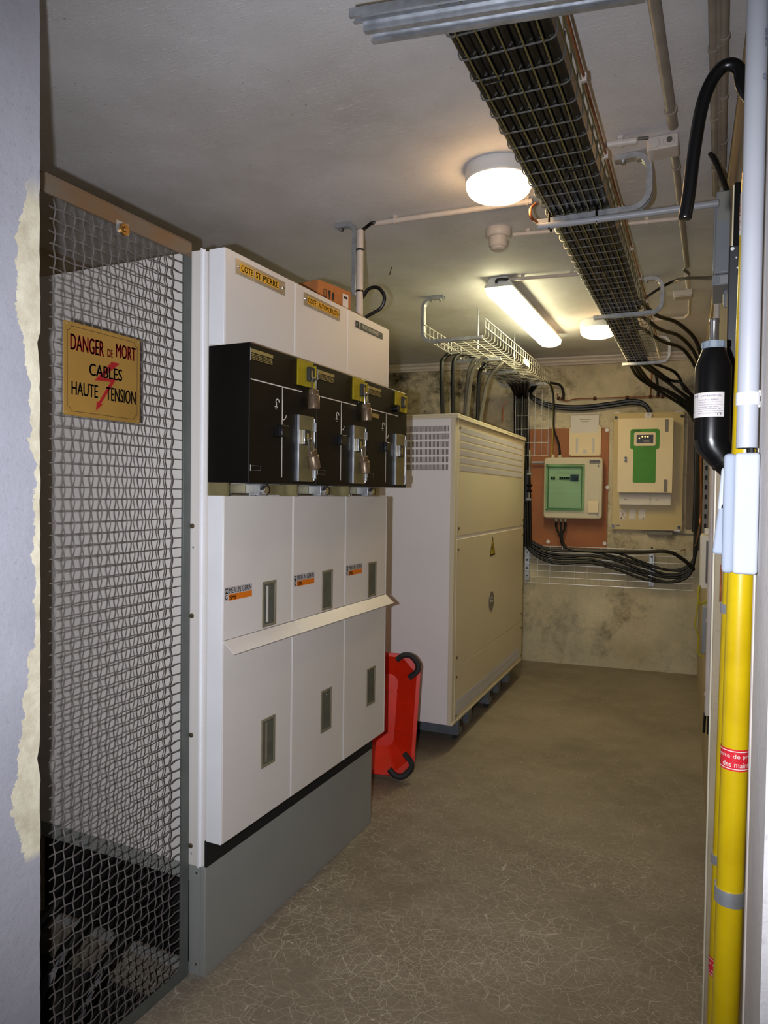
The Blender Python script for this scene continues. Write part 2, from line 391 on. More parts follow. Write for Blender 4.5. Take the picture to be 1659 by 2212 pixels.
# ------------------------------------------------------------------ wire mesh door
MX = -1.53
md = thing('mesh_gate', 'grey crimped wire mesh gate between the jamb and the switchgear', 'gate', plane((MX, 1.20, 0), (0, 1, 0), UP))
GW = .603
ob('top_rail', join(box(.04, GW, 2.305, 2.35, -.004, .004), box(.04, GW, 2.35, 2.354, -.03, .004)), M['brassy'], md, .001)
ob('side_post', join(box(GW-.035, GW, 0, 2.305, -.004, .004), box(GW-.004, GW, 0, 2.305, -.03, -.004)), M['frame'], md, .001)
ob('bottom_rail', box(.0, GW-.035, 0, .035, -.004, .004), M['frame'], md, .001)
P_ = .0305; A_ = .0032; R_ = .0019
def crimp(L, phase):
    n = int(L/P_*4); return [(i*L/n, A_*math.sin(PI*(i*L/n)/P_+phase)) for i in range(n+1)]
nh, nv = int(2.27/P_), int((GW-.035-.082)/P_)
hw = [mesh('wire', tube([(a+.075, 0, b) for a, b in crimp(GW-.035-.075, PI*k)], R_, 5), M['mesh']) for k in (0, 1)]
vw = [mesh('wire', tube([(0, a, b) for a, b in crimp(2.27, PI*(k+1))], R_, 5), M['mesh']) for k in (0, 1)]
for i in range(nh): ob('wire', hw[i % 2], None, md, loc=(0, .035+P_*(i+.5), 0))
for j in range(nv): ob('wire', vw[j % 2], None, md, loc=(.075+P_*(j+.5), .03, 0))
p = at(264, 497, X=MX)
kn = ob('knob', join(disc(p.y-1.20, p.z, .004, .012, .017, 20), disc(p.y-1.20, p.z, .012, .016, .008, 12)), M['brass'], md, .001)
ob('latch_plate', box(p.y-1.225, p.y-1.18, p.z-.012, p.z+.02, .002, .005), M['galv'], md)

# danger sign on the mesh
q = [at(x, y, X=MX+.012) for x, y in ((140, 690), (305, 735), (301, 917), (137, 893))]
sy0, sy1 = (q[0].y+q[3].y)/2, (q[1].y+q[2].y)/2; sz0, sz1 = (q[2].z+q[3].z)/2, (q[0].z+q[1].z)/2
sw, sh = sy1-sy0, sz1-sz0
sg = thing('danger_sign', 'ochre enamel sign reading DANGER DE MORT wired to the mesh gate', 'sign', plane((MX+.008, sy0, sz0), (0, 1, 0), UP))
ob('plate', prism(rrect(0, sw, 0, sh, .004), 0, .0025), M['signyel'], sg, .0008)
b_ = .011; c_ = .012
def notched(b):
    pts = []
    for cx, cy, a0 in ((b, b, 90), (sw-b, b, 180), (sw-b, sh-b, 270), (b, sh-b, 0)):
        for k in range(6):
            a = math.radians(a0-90*k/5); pts.append((cx+c_*math.cos(a), cy+c_*math.sin(a)))
    return pts+[pts[0]]
ob('border_line', ribbon(notched(b_), .0011, .0025, .0028), M['print'], sg, smo=False)
for x, y in ((.008, .008), (sw-.008, .008), (.008, sh-.008), (sw-.008, sh-.008)): ob('rivet', disc(x, y, .0025, .004, .0035, 10), M['gold'], sg)
def sx(f): return f*sw
def sy(f): return f*sh
ob('lettering', text('DANGER', sx(.075), sx(.50), sy(.70), sy(.875), .0028, .045), M['redink'], sg)
ob('lettering', text('DE', sx(.54), sx(.615), sy(.715), sy(.80), .0028, .045), M['redink'], sg)
ob('lettering', text('MORT', sx(.655), sx(.94), sy(.73), sy(.89), .0028, .045), M['redink'], sg)
ob('lettering', text('CABLES', sx(.305), sx(.745), sy(.465), sy(.60), .0029, .03), M['print'], sg)
ob('lettering', text('HAUTE', sx(.09), sx(.42), sy(.225), sy(.37), .0029, .03), M['print'], sg)
ob('lettering', text('TENSION', sx(.525), sx(.94), sy(.22), sy(.375), .0029, .03), M['print'], sg)
bolt = [(.60, .665), (.715, .665), (.475, .465), (.66, .475), (.455, .165), (.485, .17), (.395, .085), (.405, .20), (.425, .18), (.585, .435), (.375, .42)]
ob('lightning_bolt', prism([(sx(a), sy(b)) for a, b in bolt][::-1], .00255, .00275), M['redink'], sg, smo=False)

# ------------------------------------------------------------------ switchgear
XF, XD, XB, Y0, WU = -1.469, -1.405, -1.310, 1.815, .405
DD, DB = XD-XF, XB-XF
ZP, ZB, ZT, ZC0, ZC1, ZTOP = .360, .448, 1.556, 1.597, 2.028, 2.328
pl = thing('cabinet_plinth', 'grey steel plinth under the row of white switchgear cabinets', 'plinth', plane((XF, Y0, 0), (0, 1, 0), UP))
ob('front_panel', box(0, 3*WU, 0, ZP, -.02, 0), M['plinth'], pl, .002)
side = join(box(0, .006, 0, ZP, -.075, -.02), box(0, .006, .30, ZP, -.8, -.075), box(0, .006, 0, .045, -.095, -.075), box(0, .006, 0, ZP, -.8, -.11))
ob('side_panel', join(box(0, .006, 0, ZP, -.064, -.02), box(0, .006, .305, ZP, -.8, -.064), box(0, .006, 0, .03, -.8, -.064)), M['plinth'], pl)
ob('dark_fill', box(.04, 3*WU-.01, .01, ZP-.01, -.78, -.05), M['dark'], pl)  # dark block filling the plinth in place of the shade inside
for y in (.335, .035): ob('screw', lathe([(.004, 0), (.003, .002)], 10, Matrix.Translation((0, y, -.035)) @ Matrix.Rotation(-PI/2, 4, 'Y')), M['screw'], pl)
NAMES = [('first', 'under the COTE ST PIERRE plate'), ('second', ''), ('third', '')]
LAB = ['tall white switchgear cabinet with nameplate COTE ST PIERRE, beside the mesh gate',
       'white switchgear cabinet in the middle of the row of three, yellow-lettered nameplate',
       'white switchgear cabinet with black PROTECTION nameplate, beside the red tray']
SG = []
for k in range(3):
    u = thing('switchgear_cabinet', LAB[k], 'cabinet', plane((XF, Y0+k*WU, 0), (0, 1, 0), UP), 'switchgear cabinets in a row'); SG.append(u)
    ob('body', join(box(.002, WU-.002, ZP+.002, ZTOP-.004, -.80, -.004), box(.002, WU-.002, ZB, ZT, -.004, 0)), M['cab'], u)
    ob('toe_shade', box(0, WU, ZP+.001, ZB-.002, -.004, .004), M['dark'], u)  # dark strip standing in for the shaded recess above the plinth
    e = .0016
    ob('top_cover', box(e, WU-e, ZC0, ZTOP, 0, DD), M['cab'], u, .002)
    ob('upper_door', box(e, WU-e, 1.098, ZT, 0, DD), M['cab'], u, .002)
    ob('lower_door', box(e, WU-e, ZB, 1.094, 0, DD), M['cab'], u, .002)
    for za, zb in ((ZB+.003, 1.092), (1.10, ZT-.003), (ZC1, ZTOP-.003)): ob('edge_strip', box(WU-e-.0048, WU-e+.0001, za, zb, DD-.01, DD+.0006), M['cabedge'], u, smo=False)
    lp = [(1.095, DD-.002), (1.0975, DD+.001), (1.061, DD+.043), (1.0585, DD+.042)]
    g = prism([(b, a) for a, b in lp], .002, WU-.002)
    ob('drip_lip', ([(v[2], v[1], v[0]) for v in g[0]], [tuple(reversed(f)) for f in g[1]]), M['cab'], u)
    for (wz0, wz1) in ((1.105, 1.262), (.618, .786)):
        wn = ob('window', frame(.212, .295, wz0, wz1, .009, DD-.001, DD+.003), M['winframe'], u, .001)
        ob('pane', box(.221, .286, wz0+.009, wz1-.009, DD-.0015, DD+.0008), M['glassdark'], wn, smo=False)
        if k == 0: ob('glint_strip', box(.236, .2475, wz0+.016, wz1-.016, DD+.0008, DD+.0014), M['paper'] if wz0 > 1 else M['winframe'], wn, smo=False)  # pale strip painted on the pane as its bright reflection
        else: ob('bolt', disc(.262, (wz0+.05 if wz0 > 1 else wz1-.025), DD+.0008, DD+.004, .0035, 8), M['steel'], wn)
    # maker's label
    lb = ob('maker_label', box(0.005, .152, 1.222, 1.266, DD, DD+.0005), M['labelgrey'], u, smo=False)
    ob('orange_band', box(.028, .152, 1.222, 1.242, DD+.0005, DD+.0008), M['orange'], lb, smo=False)
    ob('lettering', text('MERLIN GERIN', .030, .149, 1.2445, 1.2625, DD+.0008, .018), M['print'], lb)
    ob('lettering', text('SM6', .031, .066, 1.224, 1.239, DD+.0011, .03), M['print'], lb)
    ob('logo_square', join(box(.009, .024, 1.245, 1.262, DD+.0005, DD+.0007), ), M['print'], lb, smo=False)
    ob('logo_mark', ribbon([(.012, 1.249), (.012, 1.259), (.0165, 1.254), (.021, 1.259), (.021, 1.249)], .0022, DD+.0007, DD+.001), M['labelgrey'], lb, smo=False)
    ob('logo_ring', ribbon([(.0165+.006*math.cos(a), 1.2345+.0065*math.sin(a)) for a in [math.radians(40+i*28) for i in range(11)]]+[(.0165, 1.2335)], .0028, DD+.0005, DD+.0008), M['print'], lb, smo=False)
    # name plate
    if k < 2:
        npl = ob('name_plate', box(.052 if k == 0 else .056, .336, 2.262, 2.309, DD, DD+.002), M['plex'], u, .0005)
        words = [('COTE', .078, .142), ('ST', .158, .188), ('PIERRE', .200, .290)] if k == 0 else [('COTE', .085, .145), ('AUTOMOBILISTE', .160, .318)]
        for s, a, b in words:
            ti = ob('letter_tile', box(a-.004, b+.004, 2.273, 2.299, DD+.002, DD+.0026), M['letter'], npl, smo=False)
            ob('lettering', text(s, a, b, 2.276, 2.296, DD+.0029, .03), M['print'], ti)
        for x in (.066, .322): ob('screw', disc(x, 2.286, DD+.002, DD+.005, .0042, 10), M['steel'], npl)
    else:
        npl = ob('name_plate', box(.067, .333, 2.269, 2.297, DD, DD+.002), M['blackp'], u, .0005)
        ob('label_strip', box(.098, .305, 2.270, 2.296, DD+.002, DD+.0024), M['black'], npl, smo=False)
        ob('white_mark', box(.094, .0985, 2.269, 2.297, DD+.002, DD+.0028), M['whiteink'], npl, smo=False)
        ob('lettering', text('PROTECTION TRANSFO', .125, .285, 2.276, 2.290, DD+.0027, .002), M['whiteink'], npl)
        for x in (.078, .322): ob('screw', disc(x, 2.283, DD+.002, DD+.004, .004, 10), M['steel'], npl)
    # black control box
    cb = ob('control_box', box(.0005, WU-.0005, ZC0, ZC1, 0, DB), M['black'], u, .003)
    rl = ob('rating_label', box(.004, .124, 1.975, 2.009, DB, DB+.0006), M['black'], cb, smo=False)
    ob('gold_band', box(.004, .124, 1.998, 2.009, DB+.0006, DB+.001), M['gold'], rl, smo=False)
    rr = random.Random(k); gb = []
    for j in range(4):
        x = .008
        while x < .118:
            wd = rr.uniform(.008, .022); gb.append(box(x, min(x+wd, .121), 1.977+j*.005, 1.9795+j*.005, DB+.0006, DB+.0009)); x += wd+.004
    ob('lettering', join(*gb), M['gold'], rl, smo=False)
    ob('white_bar', box(.003, .0045, 1.972, 2.011, DB, DB+.001), M['whiteink'], rl, smo=False)
    ob('mimic_line', box(.005, .305, 1.914, 1.9175, DB, DB+.0007), M['whiteink'], cb, smo=False)
    ob('mimic_line', box(.1795, .1825, 1.618, 1.914, DB, DB+.0007), M['whiteink'], cb, smo=False)
    ob('mimic_line', box(.1820, .1848, 1.807, 1.872, DB, DB+.0008), M['whiteink'], cb, smo=False)
    ob('mimic_symbol', ribbon([(.184+.022*math.cos(a), 1.828+.02*math.sin(a)) for a in [math.radians(-85+i*15) for i in range(6)]], .003, DB, DB+.0008), M['whiteink'], cb, smo=False)
    ob('mimic_symbol', join(ribbon([(.163, 1.862), (.160, 1.870), (.150, 1.872), (.143, 1.866), (.147, 1.856), (.146, 1.846)], .003, DB, DB+.0008), box(.137, .154, 1.845, 1.8475, DB, DB+.0008), box(.141, .150, 1.838, 1.84, DB, DB+.0008)), M['whiteink'], cb, smo=False)
    ob('socket', join(box(.156, .205, 1.750, 1.790, DB, DB+.012), box(.152, .170, 1.752, 1.788, DB+.012, DB+.02)), M['blackp'], cb, .002)
    sl = ob('small_label', frame(.007, .062, 1.636, 1.651, .0008, DB, DB+.0006), M['printgrey'], cb, smo=False)
    ob('white_bar', box(.006, .0075, 1.634, 1.653, DB, DB+.001), M['whiteink'], sl, smo=False)
    if k == 2: ob('indicator_label', join(box(.03, .11, 1.885, 1.902, DB, DB+.0005)), M['gold'], cb, smo=False)
    if k == 2: ob('push_button', disc(.268, 1.945, DB, DB+.02, .017, 16), M['blackp'], cb, .001)
    # yellow lock plate
    yp = ob('lock_plate', box(.268, .368, 1.936, 2.024, DB, DB+.006), M['yplate'], cb, .001)
    ob('hinge', join(tube([(.378, 1.936, DB+.006), (.378, 2.014, DB+.006)], .006, 10), box(.366, .384, 1.938, 2.012, DB, DB+.004)), M['yplate'], yp)
    def tab(x0, x1, y0, y1, z0, z1, m, par):
        g = prism(rrect(x0, x1, y0, y1, .006), z0, z1); g2 = prism(rrect((x0+x1)/2-.006, (x0+x1)/2+.006, y0+.012, y1-.012, .005), z1, z1+.0006)
        o = ob('hasp', g, m, par, .001); ob('hasp_slot', g2, M['gold'], o, smo=False); return o
    tab(.322, .358, 1.955, 2.005, DB+.006, DB+.018, M['hasp'], yp)
    # metal flap with hinges
    fp = ob('access_flap', join(box(.274, .374, 1.607, 1.835, DB, DB+.007)), M['flap'], cb, .001)
    ob('flap_edge', box(.2725, .2765, 1.607, 1.835, DB, DB+.0085), M['galv'], fp, .001)
    for y in (1.635, 1.80): ob('hinge', join(box(.366, .384, y-.014, y+.014, DB+.002, DB+.008), tube([(.382, y-.016, DB+.007), (.382, y+.016, DB+.007)], .006, 10)), M['galv'], fp)
    ob('hinge_pin', tube([(.382, 1.612, DB+.004), (.382, 1.83, DB+.004)], .0028, 8), M['galv'], fp)
    tab(.294, .332, 1.732, 1.786, DB+.007, DB+.019, M['hasp'], fp)
    ob('hasp_edge', box(.291, .2945, 1.735, 1.784, DB+.007, DB+.020), M['steel'], fp, .0006)
    # linkage between the control box and the doors
    lk = ob('linkage_tray', join(box(.01, WU-.01, ZT+.003, ZC0-.002, .0, .03), box(.004, .012, ZT-.002, ZC0, .0, .075)), M['flap'], u)
    ob('bracket', join(box(.16, .205, ZT+.002, ZC0-.001, .03, .085), box(.13, .16, ZT+.0, ZT+.006, .02, .07)), M['galv'], lk, .002)
    ob('rod_end', lathe([(.014, 0), (.014, .02)], 14, Matrix.Translation((.175, (ZT+ZC0)/2, .085))), M['steel'], lk, .002)
    ob('lever', tube([(.02, ZT+.004, .076), (.11, ZT+.004, .076)], .0045, 8), M['steel'], lk)
# end panel of the row (belongs to the first cabinet)
u = SG[0]
ob('end_panel', box(-.008, .0, ZP+.002, ZTOP, -.80, -.022), M['cab'], u, .0015)
ob('corner_post', join(box(-.004, .001, ZP+.002, ZTOP+.002, -.020, -.012), box(-.012, .0, ZP, ZTOP+.004, -.022, -.0195)), M['cabedge'], u)
ob('door_return', box(-.003, .0012, ZB, ZT, .004, DD-.001), M['cabedge'], u, .001)
ob('cover_return', box(-.003, .0012, ZC1+.002, ZTOP-.001, .004, DD-.001), M['cabedge'], u, .001)
for y in (1.458, 1.17, .785, .425): ob('screw', lathe([(.008, 0), (.008, .003), (.004, .005)], 12, Matrix.Translation((-.008, y, -.052)) @ Matrix.Rotation(-PI/2, 4, 'Y')), M['screw'], u)
for y in (1.39, .40): ob('rivet', lathe([(.004, 0), (.003, .002)], 10, Matrix.Translation((-.008, y, -.049)) @ Matrix.Rotation(-PI/2, 4, 'Y')), M['galv'], u)

ORDC = ['first', 'second', 'third']
def padlock(label, k, x, y, z, tilt, grp='padlocks on the black control boxes'):
    m = SG[k].matrix_world @ Matrix.Translation((x, y, z)) @ Matrix.Rotation(tilt, 4, 'Z') @ Matrix.Scale(1.12, 4)
    t = thing('padlock', label, 'padlock', m, grp)
    ob('body', lathe([(.0, -.082), (.017, -.082), (.0185, -.080), (.0185, -.042), (.017, -.040)], 20, Matrix.Rotation(-PI/2, 4, 'X')) if 0 else lathe([(.017, -.085), (.0185, -.083), (.0185, -.044), (.0165, -.041)], 20, Matrix.Rotation(PI/2, 4, 'X') @ Matrix.Scale(-1, 4, (0, 0, 1)) if 0 else Matrix(((1, 0, 0, 0), (0, 0, 1, 0), (0, -1, 0, 0), (0, 0, 0, 1)))), M['lockbody'], t)
    ob('collar', box(-.018, .018, -.044, -.024, -.009, .009), M['lockbody'], t, .003)
    sh = [(-.012, -.03, 0)]+[(.012*math.cos(a), .0+.012*math.sin(a), 0) for a in [math.radians(180-i*20) for i in range(10)]]+[(.012, -.03, 0)]
    ob('shackle', tube(sh, .0034, 8), M['steel'], t)
    return t
padlock('tarnished brass padlock on the yellow plate of the first cabinet by the mesh gate', 0, .342, 1.955, DB+.024, .0)
padlock('tarnished brass padlock hanging tilted on the metal flap beside the mesh gate end', 0, .312, 1.742, DB+.030, .35)
padlock('brass padlock on the yellow plate of the middle cabinet', 1, .342, 1.955, DB+.024, .12)
padlock('brass padlock on the metal flap of the middle cabinet', 1, .312, 1.742, DB+.030, .20)

for i in range(3):
    cable('high_voltage_cable', [(-1.72-.17*i, 1.40, -.65), (-1.72-.17*i, 1.44, -.25), (-1.72-.17*i, 1.58, .02), (-1.72-.17*i, 1.74, .12), (-1.72-.17*i, 1.845, .16)], .024, M['cable'], ORDC[i]+' thick black cable from the gate, rising out of the floor trench', 'cable', 'cables in the floor trench', 10)
# cardboard box on top
cbx = thing('cardboard_box', 'brown cardboard box lying on top of the switchgear', 'box', Matrix.Translation((-1.525, 2.585, ZTOP+.001)) @ Matrix.Rotation(-.16, 4, 'Z'))
bl_, bd_, bh_ = .225, .30, .125
ob('carton', box(-bd_, 0, 0, bl_, 0, bh_), M['card'], cbx, .003)
ob('tape', box(-bd_-.0005, .0006, bl_/2-.025, bl_/2+.025, bh_, bh_+.0006), M['pvcwarm'], cbx, smo=False)
lbm = plane((.0008, 0, 0), (0, 1, 0), UP)
ob('shipping_label', mv(box(.165, .205, .02, .105, 0, .0006), lbm), M['paper'], cbx, smo=False)
ob('barcode', mv(join(*[box(.170+i*.004, .1722+i*.004, .028, .045, .0006, .001) for i in range(8)], box(.172, .198, .085, .095, .0006, .001)), lbm), M['print'], cbx, smo=False)
ob('handling_marks', mv(join(frame(.035, .052, .06, .095, .0025, 0, .0007), prism([(.065, .095), (.072, .06), (.0735, .06), (.081, .095)], 0, .0007) if 0 else prism([(.072, .06), (.074, .06), (.082, .095), (.064, .095)], 0, .0007), prism([(.094, .062), (.104, .062), (.104, .08), (.109, .08), (.099, .095), (.089, .08), (.094, .08)], 0, .0007), box(.03, .112, .052, .054, 0, .0007)), lbm), M['print'], cbx, smo=False)

# ------------------------------------------------------------------ transformer cabinet
T0, T1 = Vector((-1.447, 4.1, 0)), Vector((-1.510, 6.03, 0))
ut = (T1-T0).normalized(); TL = (T1-T0).length
TM = plane(T0, ut, UP)                                              # x along the front, y up, z towards the aisle
TZ0, TZ1, TD = .158, 2.045, 1.05
tr = thing('transformer_cabinet', 'large cream transformer enclosure with vent slots, behind the red tray', 'transformer', TM)
ob('body', box(.004, TL-.004, TZ0+.004, TZ1, -TD, -.006), M['trafo'], tr)
ob('side_panel', box(-.002, .003, TZ0, TZ1, -TD, -.030), M['trafoside'], tr, .001)
ob('corner_post', box(-.002, .045, TZ0, TZ1, -.030, -.003), M['trafo'], tr, .002)
ob('upper_panel', box(.047, TL, 1.315, TZ1-.004, -.006, 0), M['trafo'], tr, .0015)
ob('middle_panel', box(.047, TL, .50, 1.292, -.006, 0), M['trafo'], tr, .0015)
ob('lower_panel', box(.047, TL, TZ0+.012, .497, -.006, 0), M['trafo'], tr, .0015)
ob('joint_strip', box(.047, TL, 1.292, 1.315, -.008, -.003), M['trafoside'], tr)
ob('lid', join(box(-.008, TL+.006, TZ1, TZ1+.012, -TD-.006, .012), box(-.008, TL+.006, TZ1-.016, TZ1, .006, .012), box(-.008, -.003, TZ1-.016, TZ1, -TD, .012)), M['trafo'], tr, .002)
ob('bottom_rail', box(.0, TL, TZ0-.004, TZ0+.012, -.03, .002), M['trafo'], tr, .001)
def vent(x0, x1, y0, y1, z, pitch, m):
    n = int((x1-x0)/pitch)
    back = box(x0, x1, y0, y1, z-.0006, z+.0004)
    bars = join(*[box(x0+i*pitch, x0+i*pitch+pitch*.5, y0, y1, z+.0004, z+.0016) for i in range(n+1)])
    return back, bars
for i in range(6):                                                  # side vents: six rows
    a, b = vent(-.60, -.045, 1.985-i*.047-.034, 1.985-i*.047, 0, .0085, 0)
    sm = plane((-.002, 0, 0), (0, 0, 1), (0, 1, 0))
    sm = Matrix(((0, 0, -1, -.0025), (0, 1, 0, 0), (1, 0, 0, 0), (0, 0, 0, 1)))
    v = ob('vent_row', mv(a, sm), M['dark'], tr, smo=False); ob('vent_bars', mv(b, sm), M['trafoside'], v, smo=False)['kind'] = 'stuff'
for i in range(6):                                                  # front vents: six rows
    a, b = vent(.085, TL-.10, 1.985-i*.047-.034, 1.985-i*.047, .0004, .0135, 0)
    v = ob('vent_row', a, M['plinth'], tr, smo=False); ob('vent_bars', b, M['labelgrey'], v, smo=False)['kind'] = 'stuff'
for i in range(2):
    a, b = vent(.085, TL-.10, .205+i*.045, .240+i*.045, .0004, .0135, 0)
    v = ob('vent_row', a, M['plinth'], tr, smo=False); ob('vent_bars', b, M['labelgrey'], v, smo=False)['kind'] = 'stuff'
for x in (.075, TL-.03):
    for y in (1.98, 1.36, 1.23, .56, .44, .20): ob('screw', disc(x, y, 0, .005, .009, 12), M['screw'], tr)
def tl(px, py):
    n = TM.to_3x3() @ Vector((0, 0, 1)); d = ray(px, py); s = (T0-EYE).dot(n)/d.dot(n)
    return TM.inverted() @ (EYE+d*s)
c = tl(1064, 1180)
ws = ob('warning_sign', prism([(c.x-.075, c.y-.065), (c.x+.075, c.y-.065), (c.x, c.y+.07)], 0, .002), M['print'], tr, smo=False)
ob('yellow_field', prism([(c.x-.058, c.y-.055), (c.x+.058, c.y-.055), (c.x, c.y+.05)], .002, .0026), M['yellow'], ws, smo=False)
ob('bolt_mark', prism([(c.x+.004, c.y+.02), (c.x-.016, c.y-.016), (c.x-.002, c.y-.014), (c.x-.008, c.y-.04), (c.x+.016, c.y-.006), (c.x+.002, c.y-.008), (c.x+.014, c.y+.02)], .0026, .003), M['print'], ws, smo=False)
c = tl(1061, 1298)
bg = ob('round_badge', disc(c.x, c.y, 0, .003, .07, 28), M['printgrey'], tr)
ob('badge_lettering', join(box(c.x-.04, c.x+.04, c.y-.006, c.y+.006, .003, .0036), box(c.x-.025, c.x+.025, c.y+.02, c.y+.028, .003, .0036)), M['whiteink'], bg, smo=False)
# skid: cross channels under the enclosure, on rollers
for x in (.20, .42, .95, 1.22, 1.55):
    hole = x in (.20, .95)
    ch = ob('skid_channel', join(box(x-.004, x+.004, .035, TZ0+.004, -.5, -.02), box(x, x+.09, .035, .043, -.5, -.02), box(x+.004, x+.09, .043, TZ0, -.026, -.02)) if hole else
            join(box(x-.004, x+.004, .05, TZ0+.004, -.5, -.02), box(x, x+.075, .05, TZ0, -.026, -.02)), M['blueplate'], tr)
    if hole:
        ob('hole', disc(x+.048, .10, -.0205, -.0185, .024, 18), M['dark'], ch)
        ob('roller', tube([(x+.02, .018, -.05), (x+.07, .018, -.05)], .0175, 14), M['rubber'], ch)
        ob('roller', tube([(x+.02, .018, -.42), (x+.07, .018, -.42)], .0175, 14), M['rubber'], ch)
wk = at(912, 1577, Z=.04)
tag(ob('wood_block', box(-.35, 0, 0, .12, 0, .115), M['wood'], bev=.002, loc=(-1.87, 4.16, 0)), 'red-brown wooden block under the corner of the transformer enclosure', 'block')

# ------------------------------------------------------------------ red plastic tray leaning behind the switchgear
rt = thing('plastic_tray', 'red plastic tray with black rubber corners standing on its edge', 'tray',
    plane(at(893, 1680, Z=.02), Vector((.93, .36, 0)), Vector((.06, .14, 1)).normalized()))
RH, RWd, ch_ = .66, .80, .085
def octa(i, cut): return [(-RWd+i+cut, i), (-i-cut, i), (-i, i+cut), (-i, RH-i-cut), (-i-cut, RH-i), (-RWd+i+cut, RH-i), (-RWd+i, RH-i-cut), (-RWd+i, i+cut)]
def loft(polys):
    V, Fc = [], []; n = len(polys[0][0])
    for pz, z in polys: V += [(a, b, z) for a, b in pz]
    for i in range(len(polys)-1):
        for k in range(n): l = (k+1) % n; Fc.append((i*n+k, i*n+l, (i+1)*n+l, (i+1)*n+k))
    return V, Fc
g = loft([(octa(.0, ch_), .012), (octa(.0, ch_), 0), (octa(.02, ch_), 0), (octa(.13, .03), -.10), (octa(.13, .03), -.104), (octa(0, ch_), -.012), (octa(0, ch_), .012)])
base_ = octa(.13, .03)
g = join(g, ([(a, b, -.10) for a, b in base_], [tuple(range(8))]), ([(a, b, -.104) for a, b in base_], [tuple(range(7, -1, -1))]))
ob('shell', g, M['red'], rt, smo=False)
o, i_ = octa(.02, ch_), octa(.13, .03)
for a, b in ((1, 1), (2, 2), (3, 3), (4, 4)):
    A, B = Vector((*o[a], .0)), Vector((*i_[b], -.098))
    ob('rib', tube([A, B], .007, 4), M['red'], rt)
for yy in (.23, .44): ob('rib', tube([(-.02, yy, 0), (-.13, yy, -.098)], .006, 4), M['red'], rt)
ob('rib', join(box(-RWd+.15, -.15, .22, .226, -.10, -.085), box(-RWd+.15, -.15, .44, .446, -.10, -.085), box(-.30, -.294, .14, .52, -.10, -.085)), M['red'], rt)
for s in (0, 1):
    f = lambda y: (RH-y) if s else y
    ob('rubber_corner', tube(smooth([(-.135, f(.035), .012), (-.10, f(.006), .016), (-.055, f(.006), .016), (-.018, f(.045), .016), (-.018, f(.085), .016), (-.06, f(.125), .004)], 3), .0165, 6), M['rubber'], rt)

# ------------------------------------------------------------------ overhead cable tray 1 (basket), brackets, cables
TZ = 2.662
def trX(Y, s): return -.373-(Y-1.6)*.0186 if s else -.619-(Y-1.6)*.0209       # right / left bottom edge
ty0, ty1 = 1.42, 6.14
d0 = Vector(((trX(ty1, 0)+trX(ty1, 1))/2-(trX(ty0, 0)+trX(ty0, 1))/2, ty1-ty0, 0)); tu = d0.normalized(); tlen = d0.length
TO = Vector(((trX(ty0, 0)+trX(ty0, 1))/2, ty0, TZ))
B1 = plane(TO, Vector((tu.y, -tu.x, 0)), tu)                        # x across, y along, z up
tw = .246
def basket(name, label, m, wd, ln, ht, step, nb, rw, mtr, mtl, grp=None):
    t = thing(name, label, 'cable tray', m, grp)
    rd = .016; prof = [(-wd/2, 0, ht), (-wd/2, 0, rd), (-wd/2+.005, 0, .005), (-wd/2+rd, 0, 0), (wd/2-rd, 0, 0), (wd/2-.005, 0, .005), (wd/2, 0, rd), (wd/2, 0, ht)]
    cm = mesh('cross_wire', tube(prof, rw, 6), mtr)
    lm = mesh('long_wire', tube([(0, 0, 0), (0, ln, 0)], rw, 6), mtl)
    for i in range(int(ln/step)+1): ob('cross_wire', cm, None, t, loc=(0, i*step+.02, 0))
    for i in range(nb): ob('long_wire', lm, None, t, loc=(-wd/2+.03+i*(wd-.06)/(nb-1), 0, -rw*1.8))
    for s in (-1, 1):
        for z in (ht*.5, ht): ob('long_wire', lm, None, t, loc=(s*(wd/2+rw*1.8), 0, z))
    return t
basket('cable_tray', 'long wire basket tray full of black cables under the ceiling', B1, tw, tlen, .075, .1, 5, .0026, M['wire'], M['yzinc'])
def tray1(x, y, z): return B1 @ Vector((x, y, z))
ORD = ['first', 'second', 'third', 'fourth', 'fifth', 'sixth', 'seventh', 'eighth', 'ninth', 'tenth']
rc = random.Random(5); CR = .0125
GRP1 = 'black power cables lying in the long overhead tray'
def tcab(x, z, L, tail=None):
    pts = []; y = -.5
    while y < L: pts.append(tray1(x+rc.uniform(-.002, .002), y, z)); y += .45
    pts.append(tray1(x, L, z))
    return pts+(tail or [])
rwX = lambda Y: RW0.x+(Y-1.2)*(RW1.x-RW0.x)/(RW1.y-RW0.y)
n1 = 10
